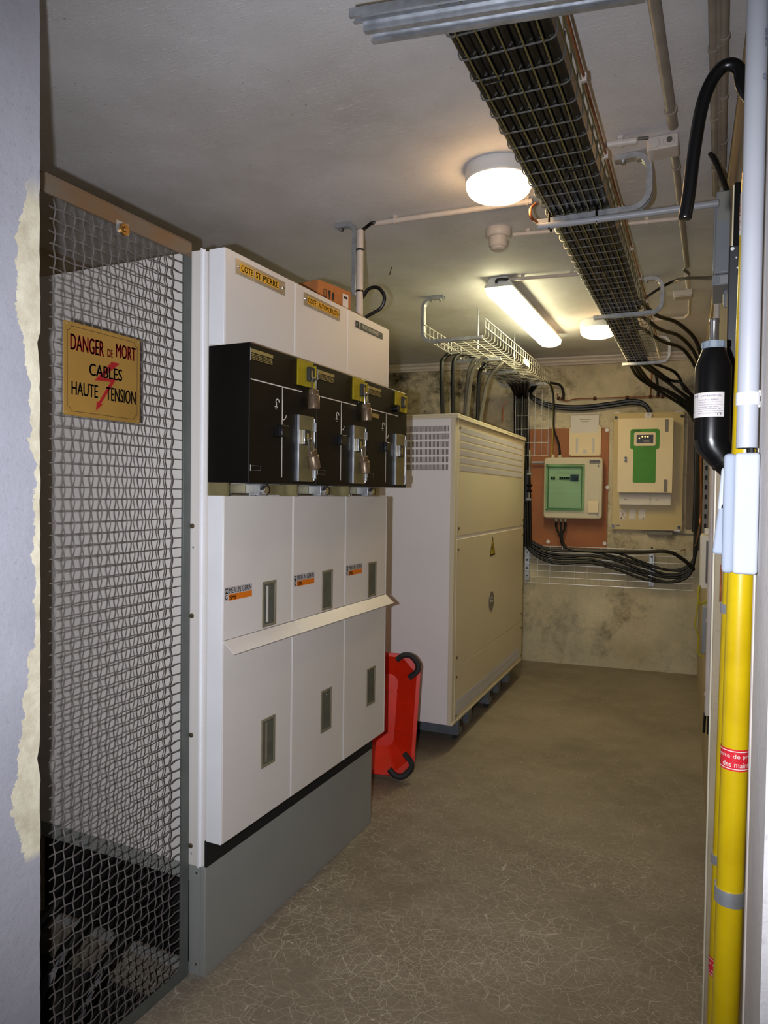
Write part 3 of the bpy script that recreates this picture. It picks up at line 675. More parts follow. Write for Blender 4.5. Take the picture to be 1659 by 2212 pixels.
for i in range(n1):
    x = -tw/2+.018+i*(tw-.036)/(n1-1); z = .0035+CR
    if i >= 7:                                                      # over the side, down the right wall
        j = 9-i; Yc = 4.55+j*.35
        tail = [Vector((trX(Yc+.3, 1)+.05, Yc+.3, 2.715-j*.012)), Vector((-.27, Yc+.58, 2.715-j*.02)), Vector((-.155-j*.01, Yc+.75, 2.60-j*.04)), Vector((rwX(Yc+.8)-.035, Yc+.86, 2.36-j*.05)), Vector((rwX(Yc+.85)-.03, Yc+.9, 2.0)), Vector((rwX(Yc+.85)-.03, Yc+.9, 1.2))]
        pts = tcab(x, z, Yc-ty0-.25, [tray1(x+.01, Yc-ty0, z+.045)]+tail)
        lab = ORD[9-i]+' tray cable from the copper earth wire, bending over the edge to the wall'
    else:                                                           # out of the end, down along the back corner
        pts = tcab(x, z, tlen-.12, [tray1(x, tlen+.03, z-.012)]+[bwp(1380+i*13, 816+(i % 3)*7-i*2, .30-.02*i), bwp(1436+i*7, 852-(i*5 if i % 2 else i*2), .18), bwp(1487+i*2, 888-5*i, .12), bwp(1507-i, 938-8*i, .085), bwp(1508-i, 1030, .085), bwp(1504-i, 1150, .085)])
        lab = ORD[9-i]+' black tray cable from the copper earth wire, leaving the far tray end'
    cable('power_cable', pts, CR, M['cable'], lab, 'cable', GRP1, 8, 5)
for i in range(7):
    x = -tw/2+.03+i*(tw-.06)/6
    cable('power_cable', tcab(x, .0035+CR*3.1, tlen-.9-.12*i), CR, M['cable'], ORD[6-i]+' upper-layer black cable from the copper earth wire in the overhead tray', 'cable', 'upper layer of black cables in the tray', 6, 3)
for yy, xx in ((.42, -.06), (1.02, .05), (2.62, -.06), (2.15, .02), (3.05, -.02)):
    tag(ob('cable_tie', mv(tube([(-.026, 0, -.012), (.026, 0, -.012), (.028, 0, .03), (-.028, 0, .03)], .0036, 5, True), B1 @ Matrix.Translation((xx, yy, 0))), M['blackp']), 'black cable tie holding cables to the underside of the overhead tray', 'cable tie', 'black cable ties on the tray')
# bare copper earth conductor clipped along the tray edge
ce = thing('earth_conductor', 'bare copper earth wire clipped along the top edge of the overhead tray', 'wire', B1)
ob('strand', tube([(tw/2+.012, y*.2-.4, .083+.003*math.sin(y*1.9)) for y in range(25)], .0045, 6), M['copper'], ce)
for i in range(9): ob('clip', box(tw/2+.002, tw/2+.02, .15+i*.5, .165+i*.5, .07, .094), M['pvcwarm'], ce, .002)
# ceiling brackets: C shaped channel
def chan(path, wd, dp, side):                                       # channel section swept along a 3D path
    out = []
    P = [Vector(p) for p in path]
    for off, r in ((0, wd*.5),): pass
    V, Fc = [], []; n = 8
    s = Vector(side).normalized()
    for i, p in enumerate(P):
        t = (P[min(i+1, len(P)-1)]-P[max(i-1, 0)]).normalized(); q = t.cross(s).normalized(); a, b, l = wd/2, dp, dp*.12
        for u_, v_ in ((-a, 0), (a, 0), (a, b), (a*.45, b), (a*.45, b-l*2), (a*.8, b-l*2), (a*.8, l), (-a*.8, l), (-a*.8, b-l*2), (-a*.45, b-l*2), (-a*.45, b), (-a, b)):
            V.append(tuple(p+s*u_+q*v_))
    m = 12
    for i in range(len(P)-1):
        for k in range(m): l = (k+1) % m; Fc.append((i*m+k, i*m+l, (i+1)*m+l, (i+1)*m+k))
    Fc += [tuple(range(m-1, -1, -1)), tuple((len(P)-1)*m+k for k in range(m))]
    return V, Fc
def arc(c, r, a0, a1, Y, n=6): return [(c[0]+r*math.cos(math.radians(a0+(a1-a0)*i/n)), Y, c[1]+r*math.sin(math.radians(a0+(a1-a0)*i/n))) for i in range(n+1)]
def cbracket(label, xl, xr, xtop, Y, zb, grp, wd=.04, zt=CZ-.004, flip=False):
    t = thing('ceiling_bracket', label, 'bracket', (0, 0, 0), grp)
    r = .05; s = -1 if flip else 1; zb += .02; zt = CZ-.022
    pth = [(xl, Y, zb)]+arc((xr-s*r, zb+r), r, -90, 0 if s > 0 else -180, Y)+arc((xr-s*r, zt-r), r, 0 if s > 0 else 180, 90, Y)+[(xtop, Y, zt)]
    ob('channel', chan(pth, wd, .02, (0, -s, 0)), M['galv'], t)
    for dx in (.03, .09):
        ob('bolt', lathe([(.009, 0), (.009, .012)], 6, Matrix.Translation((xtop+s*dx, Y, zt-.012))), M['steel'], t)
    return t
G2 = 'galvanised C brackets hanging the long tray'
cbracket('galvanised C bracket under the long tray beside the round lit lamp', -.675, -.27, -.385, 2.84, 2.632, G2)
cbracket('galvanised C bracket under the long tray beside the small junction box', -.71, -.335, -.445, 4.46, 2.632, G2)
cbracket('galvanised C bracket under the far end of the long tray by the back wall', -.74, -.395, -.48, 6.12, 2.632, G2)
rl_ = thing('ceiling_rail', 'wide galvanised strut rail crossing under the near end of the overhead tray', 'rail', (0, 0, 0))
ra, rb = at(796, 62, Z=2.65), at(1180, 0, Z=2.65); rd_ = (rb-ra)
ob('channel', chan([ra, ra+rd_*.5, ra+rd_*1.5], .055, .022, (0, -1, 0)), M['galv'], rl_)
ob('channel', chan([ra+Vector((-.02, -.045, .016)), ra+rd_*1.5+Vector((-.02, -.045, .016))], .03, .02, (0, -1, 0)), M['galv'], rl_)
for f_ in (.3, 1.4): ob('hanger_rod', tube([ra+rd_*f_+Vector((0, -.03, .02)), ra+rd_*f_+Vector((0, -.03, CZ-2.645))], .006, 8), M['galv'], rl_)

# ------------------------------------------------------------------ second basket tray over the transformer
b2n, b2f = (Vector((-1.36, 4.30, 2.565)), Vector((-1.75, 4.38, 2.565))), (Vector((-1.39, 6.42, 2.565)), Vector((-1.82, 6.46, 2.565)))
mid0, mid1 = (b2n[0]+b2n[1])/2, (b2f[0]+b2f[1])/2; tv = (mid1-mid0).normalized(); B2 = plane(mid0, Vector((tv.y, -tv.x, 0)), tv)
basket('cable_tray', 'bright wire basket tray above the transformer enclosure', B2, .40, (mid1-mid0).length, .105, .075, 6, .0030, M['wireb'], M['wireb'])
def tr2(x, y, z): return B2 @ Vector((x, y, z))
cbracket('galvanised C bracket hanging the bright tray above the transformer enclosure', -1.37, -1.765, -1.63, 4.36, 2.55, 'brackets of the transformer tray', flip=True)
cbracket('thin galvanised bracket under the far end of the bright tray', -1.41, -1.84, -1.70, 6.38, 2.55, 'brackets of the transformer tray', wd=.03, flip=True)
for (px, py, Y) in ((1034, 635, 4.75), (1112, 690, 5.55)):
    q = at(px, py, Y=Y); tag(ob('threaded_rod', tube([(q.x, Y, 2.57), (q.x, Y, CZ)], .005, 8), M['galv']), ['thin threaded rod of the bright tray close to the C bracket', 'thin threaded rod of the bright tray behind the fluorescent batten'][px > 1100], 'rod', 'rods of the transformer tray')
q = tr2(.0, .72, -.012); tag(ob('support_bar', join(mv(box(-.21, .12, .70, .74, -.024, -.004), B2)), M['galv'], bev=.002), 'flat galvanised bar under the bright tray, nearer the C bracket', 'bar', 'bars under the bright tray')
tag(ob('support_bar', join(mv(box(-.17, .10, 1.25, 1.29, -.024, -.004), B2)), M['galv'], bev=.002), 'flat galvanised bar under the bright tray, nearer the back wall', 'bar', 'bars under the bright tray')
tag(ob('tray_label', mv(box(.202, .206, 1.08, 1.26, .01, .06), B2), M['paper'], bev=.001), 'white label plate on the side of the bright wire tray', 'label')
# cables rising from the transformer into the tray
GT = 'black cables rising out of the transformer enclosure'
TC = [((957, 893), (954, 800), (960, 735), 4.75, -.10, 4.9), ((980, 895), (979, 800), (986, 755), 4.75, -.05, 5.0), ((1004, 900), (1010, 825), (1020, 780), 5.0, .0, 5.15),
      ((1007, 900), (1018, 815), (1038, 770), 4.95, .06, 5.05), ((1032, 905), (1035, 815), (1044, 788), 5.2, -.02, 5.4), ((1036, 910), (1052, 830), (1080, 785), 5.15, .08, 5.4)]
for i, (a, b, c_, Y, xt, yt) in enumerate(TC):
    p0, p1, p2 = at(*a, Y=Y), at(*b, Y=Y), at(*c_, Y=Y+.03); p0.z = 1.9
    e = tr2(xt, yt-4.3, .02); f2 = tr2(xt, yt-4.3+.35, .018); f3 = tr2(xt-.08, 1.9, .018)
    p2.z = min(p2.z, 2.53)
    tp = Vector((p2.x*.5+e.x*.5, (p2.y+e.y)/2, 2.575))
    cable('transformer_cable', [p0, Vector((p0.x, p0.y, 2.06)), p1, p2, tp, f2, f3], .0155, M['cable'] if i in (0, 1, 4) else M['cablegrey'],
          ORD[i]+' dark cable from the C bracket, rising out of the transformer enclosure', 'cable', GT, 10)
# bundle dropping from the far end of the tray behind the transformer
for i in range(6):
    x = 1112+i*5
    cable('drop_cable', [tr2(-.14+i*.03, 1.3, .016), tr2(-.12+i*.035, 1.85, .016), bwp(x, 850, .17), bwp(x+1, 880, .12), bwp(x+2+i*.3, 985, .11), bwp(x+4+i*.5, 1080, .11), bwp(x+8, 1180, .11)], .017, M['cable'],
          ORD[5-i]+' thick drop cable from the backing board, behind the transformer enclosure', 'cable', 'drop cables behind the transformer', 8)
def grid(name, label, cat, xs, ys, rw, m, mm, lipz=.05):
    t = thing(name, label, cat, mm)
    for x in xs: ob('upright_wire', tube([(x, ys[0], 0), (x, ys[-1], 0)], rw, 5), m, t)
    for y in ys: ob('cross_wire', tube([(xs[0], y, .004), (xs[-1], y, .004)], rw, 5), m, t)
    return t
x0, y0 = bwl(1112, 985, .16); x1, y1 = bwl(1186, 838, .16)
grid('drop_grid', 'upright wire grid behind the transformer carrying drop cables', 'wire grid', [x0+(x1-x0)*i/5 for i in range(6)], [y0+(y1-y0)*i/5 for i in range(6)], .0025, M['wire'], onback() @ Matrix.Translation((0, 0, .16)))

# ------------------------------------------------------------------ lamps
fx0, fx1 = at(1043, 634, Z=2.76), at(1110, 627, Z=2.76); fy0, fy1 = at(1180, 757, Z=2.76), at(1214, 745, Z=2.76)
fc0, fc1 = (fx0+fx1)/2, Vector(((fy0.x+fy1.x)/2, (fy0.y+fy1.y)/2, 2.76)); fd = (fc1-fc0); fd.z = 0
fd.normalize(); FL = 1.60
fm = plane((fc0.x, fc0.y, 0), Vector((fd.y, -fd.x, 0)), fd)
ft = thing('fluorescent_light', 'long lit fluorescent batten on the ceiling above the transformer', 'lamp', fm)
ob('housing', ([(x, y, z) for y in (0, FL) for x, z in ((-.085, 2.79), (.085, 2.79), (.085, 2.80), (.05, CZ), (-.05, CZ), (-.085, 2.80))],
    [(0, 1, 2, 3, 4, 5), (11, 10, 9, 8, 7, 6)]+[(i, i+6, (i+1) % 6+6, (i+1) % 6) for i in range(6)]), M['white'], ft, .004)
dp_ = [(-.082, 2.79)]+[(-.075+.15*i/8, 2.755-.018*math.sin(PI*i/8)) for i in range(9)]+[(.082, 2.79)]
g = prism([(a, b) for a, b in dp_], .012, FL-.012)
ob('diffuser', ([(v[0], v[2], v[1]) for v in g[0]], [tuple(reversed(f)) for f in g[1]]), M['tube'], ft, .004)
def bulkhead(label, cx, cy, r):
    t = thing('bulkhead_lamp', label, 'lamp', (cx, cy, CZ), 'round bulkhead lamps on the ceiling')
    ob('base', lathe([(r, 0), (r, -.045), (r*.97, -.055), (r*.5, -.055)], 40), M['white'], t)
    pr = [(r*.955, -.056), (r*.97, -.068), (r*.95, -.078), (r*.93, -.080)]+[(r*.93*math.cos(a), -.080-.045*math.sin(a)) for a in [PI/2*i/7 for i in range(1, 8)]]
    ob('dome', lathe([(a if a > 1e-4 else 0, b) for a, b in pr], 40), M['bulb'], t)
bulkhead('round lit bulkhead lamp next to the near part of the long tray', -.812, 2.76, .132)
bulkhead('round lit bulkhead lamp on the ceiling near the back wall', -.83, 5.45, .135)
sd = thing('smoke_detector', 'cream smoke detector on the ceiling between the lamps', 'smoke detector', (at(1077, 495, Z=CZ).x, at(1077, 495, Z=CZ).y, CZ))
ob('base', lathe([(.063, 0), (.063, -.03), (.055, -.042), (.03, -.042)], 32), M['pvcwarm'], sd, .002)
ob('head', lathe([(.046, -.042), (.046, -.08), (.040, -.088), (.036, -.088), (.036, -.096), (.028, -.102), (0, -.102)], 32), M['pvcwarm'], sd)
nl = at(846, 577, Z=CZ)
tag(ob('nail', tube([nl, nl+Vector((-.008, -.01, -.045))], .0028, 6), M['rust']), 'rusty nail sticking out of the ceiling', 'nail')

# ------------------------------------------------------------------ conduits on the ceiling
def conduit(name, label, pts, r, m, clips=(), grp=None):
    t = thing(name, label, 'conduit', (0, 0, 0), grp)
    P = [Vector(p) for p in pts]; ob('pipe', tube(P, r, 12), m, t)
    for f in clips:
        L = [(P[i+1]-P[i]).length for i in range(len(P)-1)]; s = f*sum(L); i = 0
        while s > L[i] and i < len(L)-1: s -= L[i]; i += 1
        c = P[i].lerp(P[i+1], s/L[i]); d = (P[i+1]-P[i]).normalized()
        ob('clip', join(tube([c-d*.006, c+d*.006], r*1.28, 12), box(c.x-.008, c.x+.008, c.y-.008, c.y+.008, c.z, CZ) if c.z > 2.7 else ([], [])), m, t)
    return t
cz = CZ-.022
C_ = lambda x, y, z=cz: at(x, y, Z=z)
conduit('ceiling_conduit', 'white conduit across the ceiling from the hanging bracket to the tray', [C_(810, 483), C_(1150, 434)], .0125, M['pvcwarm'], (.14, .97))
conduit('ceiling_conduit', 'white conduit from the smoke detector passing over the tray to the grey box', [C_(1108, 507), C_(1300, 489), C_(1465, 472)], .010, M['pvcwarm'], (.1, .82))
conduit('ceiling_conduit', 'white conduit feeding the fluorescent batten', [C_(1100, 604), C_(1250, 592)], .010, M['pvcwarm'], (.2, .9))
conduit('ceiling_conduit', 'pale conduit between the tray and the twin socket junction box', [C_(1290, 316), C_(1375, 304)], .0125, M['pvcwarm'], (.6,))
conduit('ceiling_conduit', 'long grey-brown conduit on the ceiling in front of the junction box', [at(1405, -60, Z=cz), C_(1412, 0), C_(1454, 272)], .0155, M['pvcgrey'], (.86,))
conduit('ceiling_conduit', 'grey-brown conduit on the ceiling behind the junction box', [C_(1456, 325), C_(1484, 575)], .0135, M['pvcgrey'], (.1,))
conduit('ceiling_conduit', 'short cream conduit stub at the small junction box', [C_(1484, 592), C_(1487, 620)], .0135, M['pvcwarm'])
conduit('ceiling_conduit', 'bent cream conduit from the small junction box to the far tray', [C_(1490, 642), C_(1489, 678), C_(1478, 686), C_(1415, 690)], .010, M['pvcwarm'])
for i, (a, b, r) in enumerate((((1540, -30), (1546, 420), .0125), ((1552, -30), (1556, 400), .010), ((1566, -30), (1562, 360), .011))):
    conduit('ceiling_conduit', ['thick grey-brown conduit', 'thin grey-brown conduit', 'dark conduit'][i]+' running along the right edge of the ceiling above the black hook', [at(*a, Z=cz+.005), at(*b, Z=cz+.005)], r, M['pvcgrey'], (.2, .5, .8), 'conduits at the right edge of the ceiling')
# white conduit under bracket arm to the grey box
y_ = 2.80
conduit('feeder_conduit', 'white conduit tied under the bracket arm leading to the grey wall box', [at(1163, 490, Y=2.805), at(1400, 460, Y=2.81), at(1552, 439, Y=2.83)], .0125, M['pvc'])
for px, py in ((1188, 487), (1290, 472)):
    p = at(px, py, Y=2.82); tag(ob('cable_tie', mv(tube([(0, -.018, -.018), (0, .018, -.018), (0, .018, .04), (0, -.018, .04)], .0045, 5, True), p), M['blackp']), 'black cable tie around the white conduit and bracket arm', 'cable tie', 'ties on the bracket arm')
cable('black_cable', [at(1157, 440, Y=2.83), at(1146, 452, Y=2.78), at(1148, 470, Y=2.76), at(1160, 480, Y=2.8)], .006, M['copper'], 'short brown wire loop at the end of the bracket arm', 'wire')
cable('black_cable', [C_(1378, 300), C_(1400, 298)], .006, M['cablegrey'], 'short grey cable between pale conduit and junction box', 'cable')
cable('black_cable', [C_(783, 497, 2.80), C_(792, 490, 2.82), C_(803, 482, 2.828), C_(815, 482)], .008, M['cable'], 'black cable bending from the hanging white tube to the ceiling conduit', 'cable')
cable('black_cable', [C_(1072, 612, 2.81), C_(1073, 605), C_(1085, 603), C_(1103, 604)], .008, M['cable'], 'black cable bending into the end of the fluorescent batten', 'cable')
cable('black_cable', [tr for tr in (at(1392, 645, Y=4.55), at(1430, 620, Y=4.5), at(1470, 603, Y=4.3), at(1545, 601, Y=3.3))], .008, M['cable'], 'black cable from the tray passing the small junction box to the grey wall box', 'cable')
cable('black_cable', [C_(1484, 575), C_(1478, 583, 2.82), C_(1487, 590, 2.815), C_(1485, 596)], .008, M['cablegrey'], 'short grey cable loop between two ceiling conduits', 'cable')
# junction boxes
p = C_(1433, 303, CZ); jb = thing('junction_box', 'pale twin-entry junction box on the ceiling beside the C bracket', 'junction box', Matrix.Translation((p.x, p.y, CZ)))
ob('body', box(-.052, .052, -.045, .045, -.048, 0), M['pvcwarm'], jb, .005)
for x in (-.028, .022):
    s_ = ob('entry_seal', lathe([(.020, 0), (.018, .004), (.010, .005)], 20, Matrix.Translation((x, -.045, -.024)) @ Matrix.Rotation(PI/2, 4, 'X')), M['pvcwarm'], jb)
ob('dark_entry', lathe([(.010, 0), (.009, .008)], 14, Matrix.Translation((.024, -.048, -.024)) @ Matrix.Rotation(PI/2, 4, 'X')), M['cablegrey'], jb)
p = C_(1476, 630, CZ); jb = thing('junction_box', 'small square cream junction box on the ceiling near the second bracket', 'junction box', (p.x, p.y, CZ))
ob('body', box(-.055, .055, -.05, .05, -.035, 0), M['pvcwarm'], jb, .004); ob('lid', box(-.05, .05, -.045, .045, -.042, -.035), M['pvcwarm'], jb, .002)
# hanging bracket with white tube above the switchgear
hb = thing('ceiling_bracket', 'bent galvanised bracket holding a white tube above the switchgear', 'bracket', (0, 0, 0))
Yh = 3.02; xa = at(720, 480, Z=CZ).x; xb = at(772, 520, Y=Yh).x
ob('channel', chan([(xa, Yh, CZ-.004), (xb-.05, Yh, CZ-.004)]+arc((xb-.05, CZ-.054), .05, 90, 0, Yh)[1:]+[(xb, Yh, 2.50)], .035, .02, (0, -1, 0)), M['galv'], hb)
for dx in (.03, .085): ob('bolt', lathe([(.009, 0), (.009, .012)], 6, Matrix.Translation((xa+dx, Yh, CZ-.036))), M['steel'], hb)
q0, q1 = at(778, 498, Y=2.98), at(775, 650, Y=2.98)
ht = thing('drop_tube', 'white plastic tube strapped upright behind the cardboard box', 'conduit', (q0.x, 2.98, 2.335))
ob('pipe', tube([(0, 0, 0), (0, 0, q0.z-2.335)], .0165, 16), M['pvcwarm'], ht)
for zf in (.38, .8): ob('strap', join(tube([(0, 0, (q0.z-2.335)*zf-.004), (0, 0, (q0.z-2.335)*zf+.004)], .0185, 16), box(-.02, -.012, .0, .02, (q0.z-2.335)*zf-.004, (q0.z-2.335)*zf+.004)), M['blackp'], ht)
lp = [at(x, y, Y=3.0) for x, y in ((770, 660), (785, 640), (797, 624), (815, 621), (828, 634), (830, 650), (822, 666), (806, 676), (790, 685))]
cl = cable('cable_loop', lp, .0085, M['cable'], 'black cable loop curling above the cardboard box', 'cable')

# ------------------------------------------------------------------ back wall equipment
def brect(x0, y0, x1, y1, off=0):
    a, b = bwl(x0, y1, off), bwl(x1, y0, off); return a[0], b[0], a[1], b[1]
a = brect(1137, 924, 1316, 1180)
ob_ = thing('backing_board', 'orange-brown backing board behind the distribution box', 'board', onback(a[0], a[2])); bw_, bh_ = a[1]-a[0], a[3]-a[2]
ob('sheet', box(0, bw_, 0, bh_, .001, .016), M['board'], ob_, .002)
for px, py in ((1311, 929), (1312, 1053), (1306, 1174), (1184, 1170)):
    q = bwl(px, py, .016); ob('washer', join(disc(q[0]-a[0], q[1]-a[2], .016, .019, .017, 16)), M['white'], ob_); 
# distribution box
a = brect(1174, 988, 1303, 1119, .10); dbx = thing('distribution_box', 'beige distribution box with green transparent window', 'electrical box', onback(a[0], a[2])); W_, H_ = a[1]-a[0], a[3]-a[2]
ob('case', prism(rrect(0, W_, 0, H_, .03), .017, .125), M['dist'], dbx, .012, seg=3)
gx0, gx1, gy0, gy1 = W_*.03, W_*.70, H_*.12, H_*.89
inner = ob('inner_panel', box(gx0+.02, gx1-.02, gy0+.02, gy1-.02, .125, .128), M['paper'], dbx, smo=False)
for i in range(2): ob('breaker', box(gx0+.05+i*.02, gx0+.066+i*.02, gy0+.29, gy0+.315, .128, .14), M['blackp'], dbx, .001)
for i in range(5): ob('breaker', box(gx0+.125+i*.019, gx0+.14+i*.019, gy0+.29, gy0+.312, .128, .14), M['blackp'], dbx, .001)
ob('meter', box(gx0+.222, gx1-.055, gy0+.275, gy0+.335, .128, .15), M['printblue'], dbx, .002)
ob('rail_strip', box(gx0+.03, gx1-.04, gy0+.17, gy0+.19, .128, .133), M['white'], dbx); ob('rail_strip', box(gx0+.03, gx1-.04, gy0+.352, gy0+.375, .128, .133), M['white'], dbx)
wd_ = ob('window_door', frame(gx0, gx1, gy0, gy1, .022, .126, .142), M['greenglass'], dbx, .004)
ob('pane', box(gx0+.022, gx1-.022, gy0+.022, gy1-.022, .150, .154), M['greenglass'], wd_, smo=False)
ob('seal', frame(gx0+.022, gx1-.022, gy0+.022, gy1-.022, .006, .128, .1495), M['greenseal'], wd_, smo=False)
for i, f_ in enumerate((.665, .42)): ob('blank_cover', box(W_*.745, W_*.955, H_*f_-.06, H_*f_+.06, .125, .127), M['dist'], dbx, .002)
ob('socket_cover', prism(rrect(W_*.755, W_*.94, H_*.10, H_*.295, .01), .125, .142), M['cream'], dbx, .004)
bn = ob('brand_plate', box(W_*.775, W_*.955, H_*.895, H_*.955, .125, .1265), M['printgrey'], dbx, smo=False); ob('lettering', scribble(W_*.785, W_*.945, H_*.927, H_*.95, .1269, 7), M['printblue'], bn)
for x, y in ((.06, .865), (.925, .865), (.06, .14), (.925, .075)): ob('screw', disc(W_*x, H_*y, .125, .145, .006, 10), M['blackp'], dbx)
for x in (.14, .26): ob('gland', lathe([(.016, 0), (.016, .02), (.011, .03)], 14, Matrix.Translation((W_*x, H_, .07)) @ Matrix.Rotation(-PI/2, 4, 'X')), M['dist'], dbx)
for x in (.22, .30, .375): ob('gland', lathe([(.015, 0), (.015, .02), (.010, .03)], 14, Matrix.Translation((W_*x, 0, .07)) @ Matrix.Rotation(PI/2, 4, 'X')), M['dist'], dbx)
dbo = a
# document holder
a = brect(1229, 918, 1299, 985, .03); dh = thing('document_holder', 'cream plastic document holder with a white sheet above the distribution box', 'document holder', onback(a[0], a[2])); w2, h2 = a[1]-a[0], a[3]-a[2]
ob('pocket', box(0, w2, 0, h2, .017, .034), M['cream'], dh, .003)
sh_ = ob('sheet', box(.01, w2-.022, .05, h2+.095, .034, .0348), M['paper'], dh, smo=False)
ob('lettering', join(box(.09, w2-.09, h2+.05, h2+.055, .0348, .0352), box(.10, w2-.11, h2+.03, h2+.034, .0348, .0352)), M['printgrey'], sh_, smo=False)
ob('front_face', box(.012, w2-.012, .012, h2-.07, .0352, .037), M['cream'], dh, .001)
ob('thumb_slot', prism([(w2/2+.02*math.cos(math.radians(i*20)), .04+.02*math.sin(math.radians(i*20))) for i in range(18)], .037, .0375), M['printgrey'] if 0 else M['labelgrey'], dh)
for x in (.06, w2-.075): ob('slot', box(x, x+.02, .03, .16, .037, .0375), M['labelgrey'], dh, smo=False)
for x, y in ((.008, h2-.008), (w2-.008, h2-.008), (.008, .008), (w2-.008, .008)): ob('screw', disc(x, y, .034, .037, .005, 8), M['blackp'], dh)
ob('film_cover', mv(box(.0, w2-.02, 0, .02, 0, .012), Matrix.Translation((.01, h2+.095, .034))), M['clear'], dh, .004)
# charger panel
a = brect(1321, 889, 1479, 1143, .04); cp = thing('charger_panel', 'ochre mounting plate with cream cabinet bearing a green T-shaped decal', 'electrical panel', onback(a[0], a[2])); w3, h3 = a[1]-a[0], a[3]-a[2]
def cl_(px, py, off): q = bwl(px, py, off); return q[0]-a[0], q[1]-a[2]
ob('mounting_plate', box(0, w3, 0, h3, .03, .045), M['panel'], cp, .003)
for x, y in ((.012, .03), (w3-.025, .03), (.02, h3-.04), (w3-.02, h3-.04)): ob('standoff', join(disc(x, y, .0, .045, .010, 10), disc(x, y, .045, .055, .014, 8)), M['blackp'], cp)
for x, y in ((.03, h3), (w3-.05, h3), (w3-.04, 0)): ob('mount_clip', box(x-.025, x+.025, y-.004, y+.004, .03, .048), M['galv'], cp)
(p0x, p1y), (p1x, p0y) = cl_(1336, 904, .18), cl_(1452, 1065, .18)
cc = ob('cabinet', box(p0x+.008, p1x-.006, p0y+.008, p1y-.006, .045, .16), M['cream'], cp, .003)
dr = ob('door', box(p0x, p1x, p0y, p1y, .16, .18), M['cream'], cc, .003)
gm = lambda px, py: cl_(px, py, .182)
def rr2(xa, ya, xb, yb, r, z0, z1, n=5):
    (qa, qb), (qc, qd) = gm(xa, ya), gm(xb, yb); return prism(rrect(qa, qc, qd, qb, r, n), z0, z1)
gd = ob('green_decal', join(rr2(1362, 927, 1424.5, 970.5, .022, .18, .1815), rr2(1368, 965, 1416, 1043, .012, .18, .1816)), M['green'], cp)
bz = ob('display_bezel', rr2(1370, 934, 1416, 963, .014, .1815, .186), M['cream'], cp)
ds = ob('display', rr2(1375.5, 939.5, 1411, 957.5, .002, .186, .1868), M['blackp'], bz)
for px, py in ((1381, 946.5), (1387.5, 943.3), (1393.5, 943.3), (1399.5, 943.3)): q = gm(px, py); ob('indicator_light', disc(q[0], q[1], .1868, .189, .0062, 10), M['led'], bz)
(qa, qb), (qc, qd) = gm(1390, 951), gm(1405, 955.5); ob('lettering', join(box(qa, qc, qd, qd+.006, .1868, .187), box(qa, qc-.01, qd+.009, qb, .1868, .187)), M['printgrey'], bz, smo=False)
(qa, qb), (qc, qd) = gm(1369, 929.5), gm(1386, 931.8); ob('lettering', scribble(qa, qc, qd, qb, .182, 6), M['print'], gd)
for i, (px, py) in enumerate(((1440, 919), (1437, 1049))): q = gm(px, py); ob('hinge', box(q[0]-.012, q[0]+.012, q[1]-.052, q[1]+.052, .18, .192), M['printgrey'], cp, .002)
for py in (989, 995.5): q = gm(1351.5, py); ob('lock', disc(q[0], q[1], .18, .19, .011, 14), M['blackp'], cp)
(qa, qb), (qc, qd) = cl_(1338, 1067, .12), cl_(1449, 1092, .12)
tk = ob('trunking', box(qa, qc, qd, qb, .045, .12), M['paper'], cp, .003)
ob('trunking_joint', box(qa+(qc-qa)*.60, qa+(qc-qa)*.61, qd, qb, .12, .1205), M['printgrey'], tk, smo=False)
ob('trunking_clip', join(*[box(qa+(qc-qa)*f_-.012, qa+(qc-qa)*f_+.012, (qd+qb)/2-.003, (qd+qb)/2+.003, .12, .1206) for f_ in (.12, .61, .74)]), M['printgrey'], tk, smo=False)
for i, px in enumerate((1345.5, 1366, 1387)):
    q = cl_(px, 1111, .046); tgp = ob('inspection_tag', box(q[0]-.028, q[0]+.028, q[1]-.045, q[1]+.045, .045, .047), M['paper'], cp, smo=False)
    if i == 0: ob('red_cross', join(ribbon([(q[0]-.022, q[1]-.04), (q[0]+.022, q[1]+.04)], .003, .047, .0476), ribbon([(q[0]+.022, q[1]-.04), (q[0]-.022, q[1]+.04)], .003, .047, .0476)), M['redink'], tgp, smo=False)
    if i != 1: ob('magnet', disc(q[0]-.01*(1-i), q[1]-.035, .047, .051, .005, 10), M['print'], tgp)
q = cl_(1325, 1135, .046); ob('brand_sticker', join(disc(q[0], q[1], .045, .0464, .009, 14)), M['orange'], cp); ob('brand_lettering', scribble(q[0]+.018, q[0]+.055, q[1]-.006, q[1]+.008, .0462, 5), M['printblue'], cp)
q = cl_(1400, 897, .05); bk = ob('top_bracket', box(q[0]-.03, q[0]+.03, q[1]-.03, q[1]+.02, .045, .08), M['paper'], cp, .003); ob('bolt', disc(q[0], q[1]+.003, .08, .088, .008, 8), M['steel'], bk)
# grey panel edge beside it and the clamp bar beneath
x0, y0 = bwl(1481, 1143, .02); x1, y1 = bwl(1508, 889, .02)
tag(ob('grey_sheet', box(0, x1-x0, 0, y1-y0, .002, .012), M['cellwall'], bev=.002, loc=onback(x0, y0)), 'flat grey sheet on the wall beside the ochre charger panel', 'board')
x0, y0 = bwl(1398, 1155, .03); tag(ob('clamp_bar', join(box(0, .21, 0, .03, .002, .04), box(.21, .43, .006, .018, .002, .012)), M['printgrey'], bev=.003, loc=onback(x0, y0)), 'short grey clamp bar on the wall below the charger panel', 'bar')
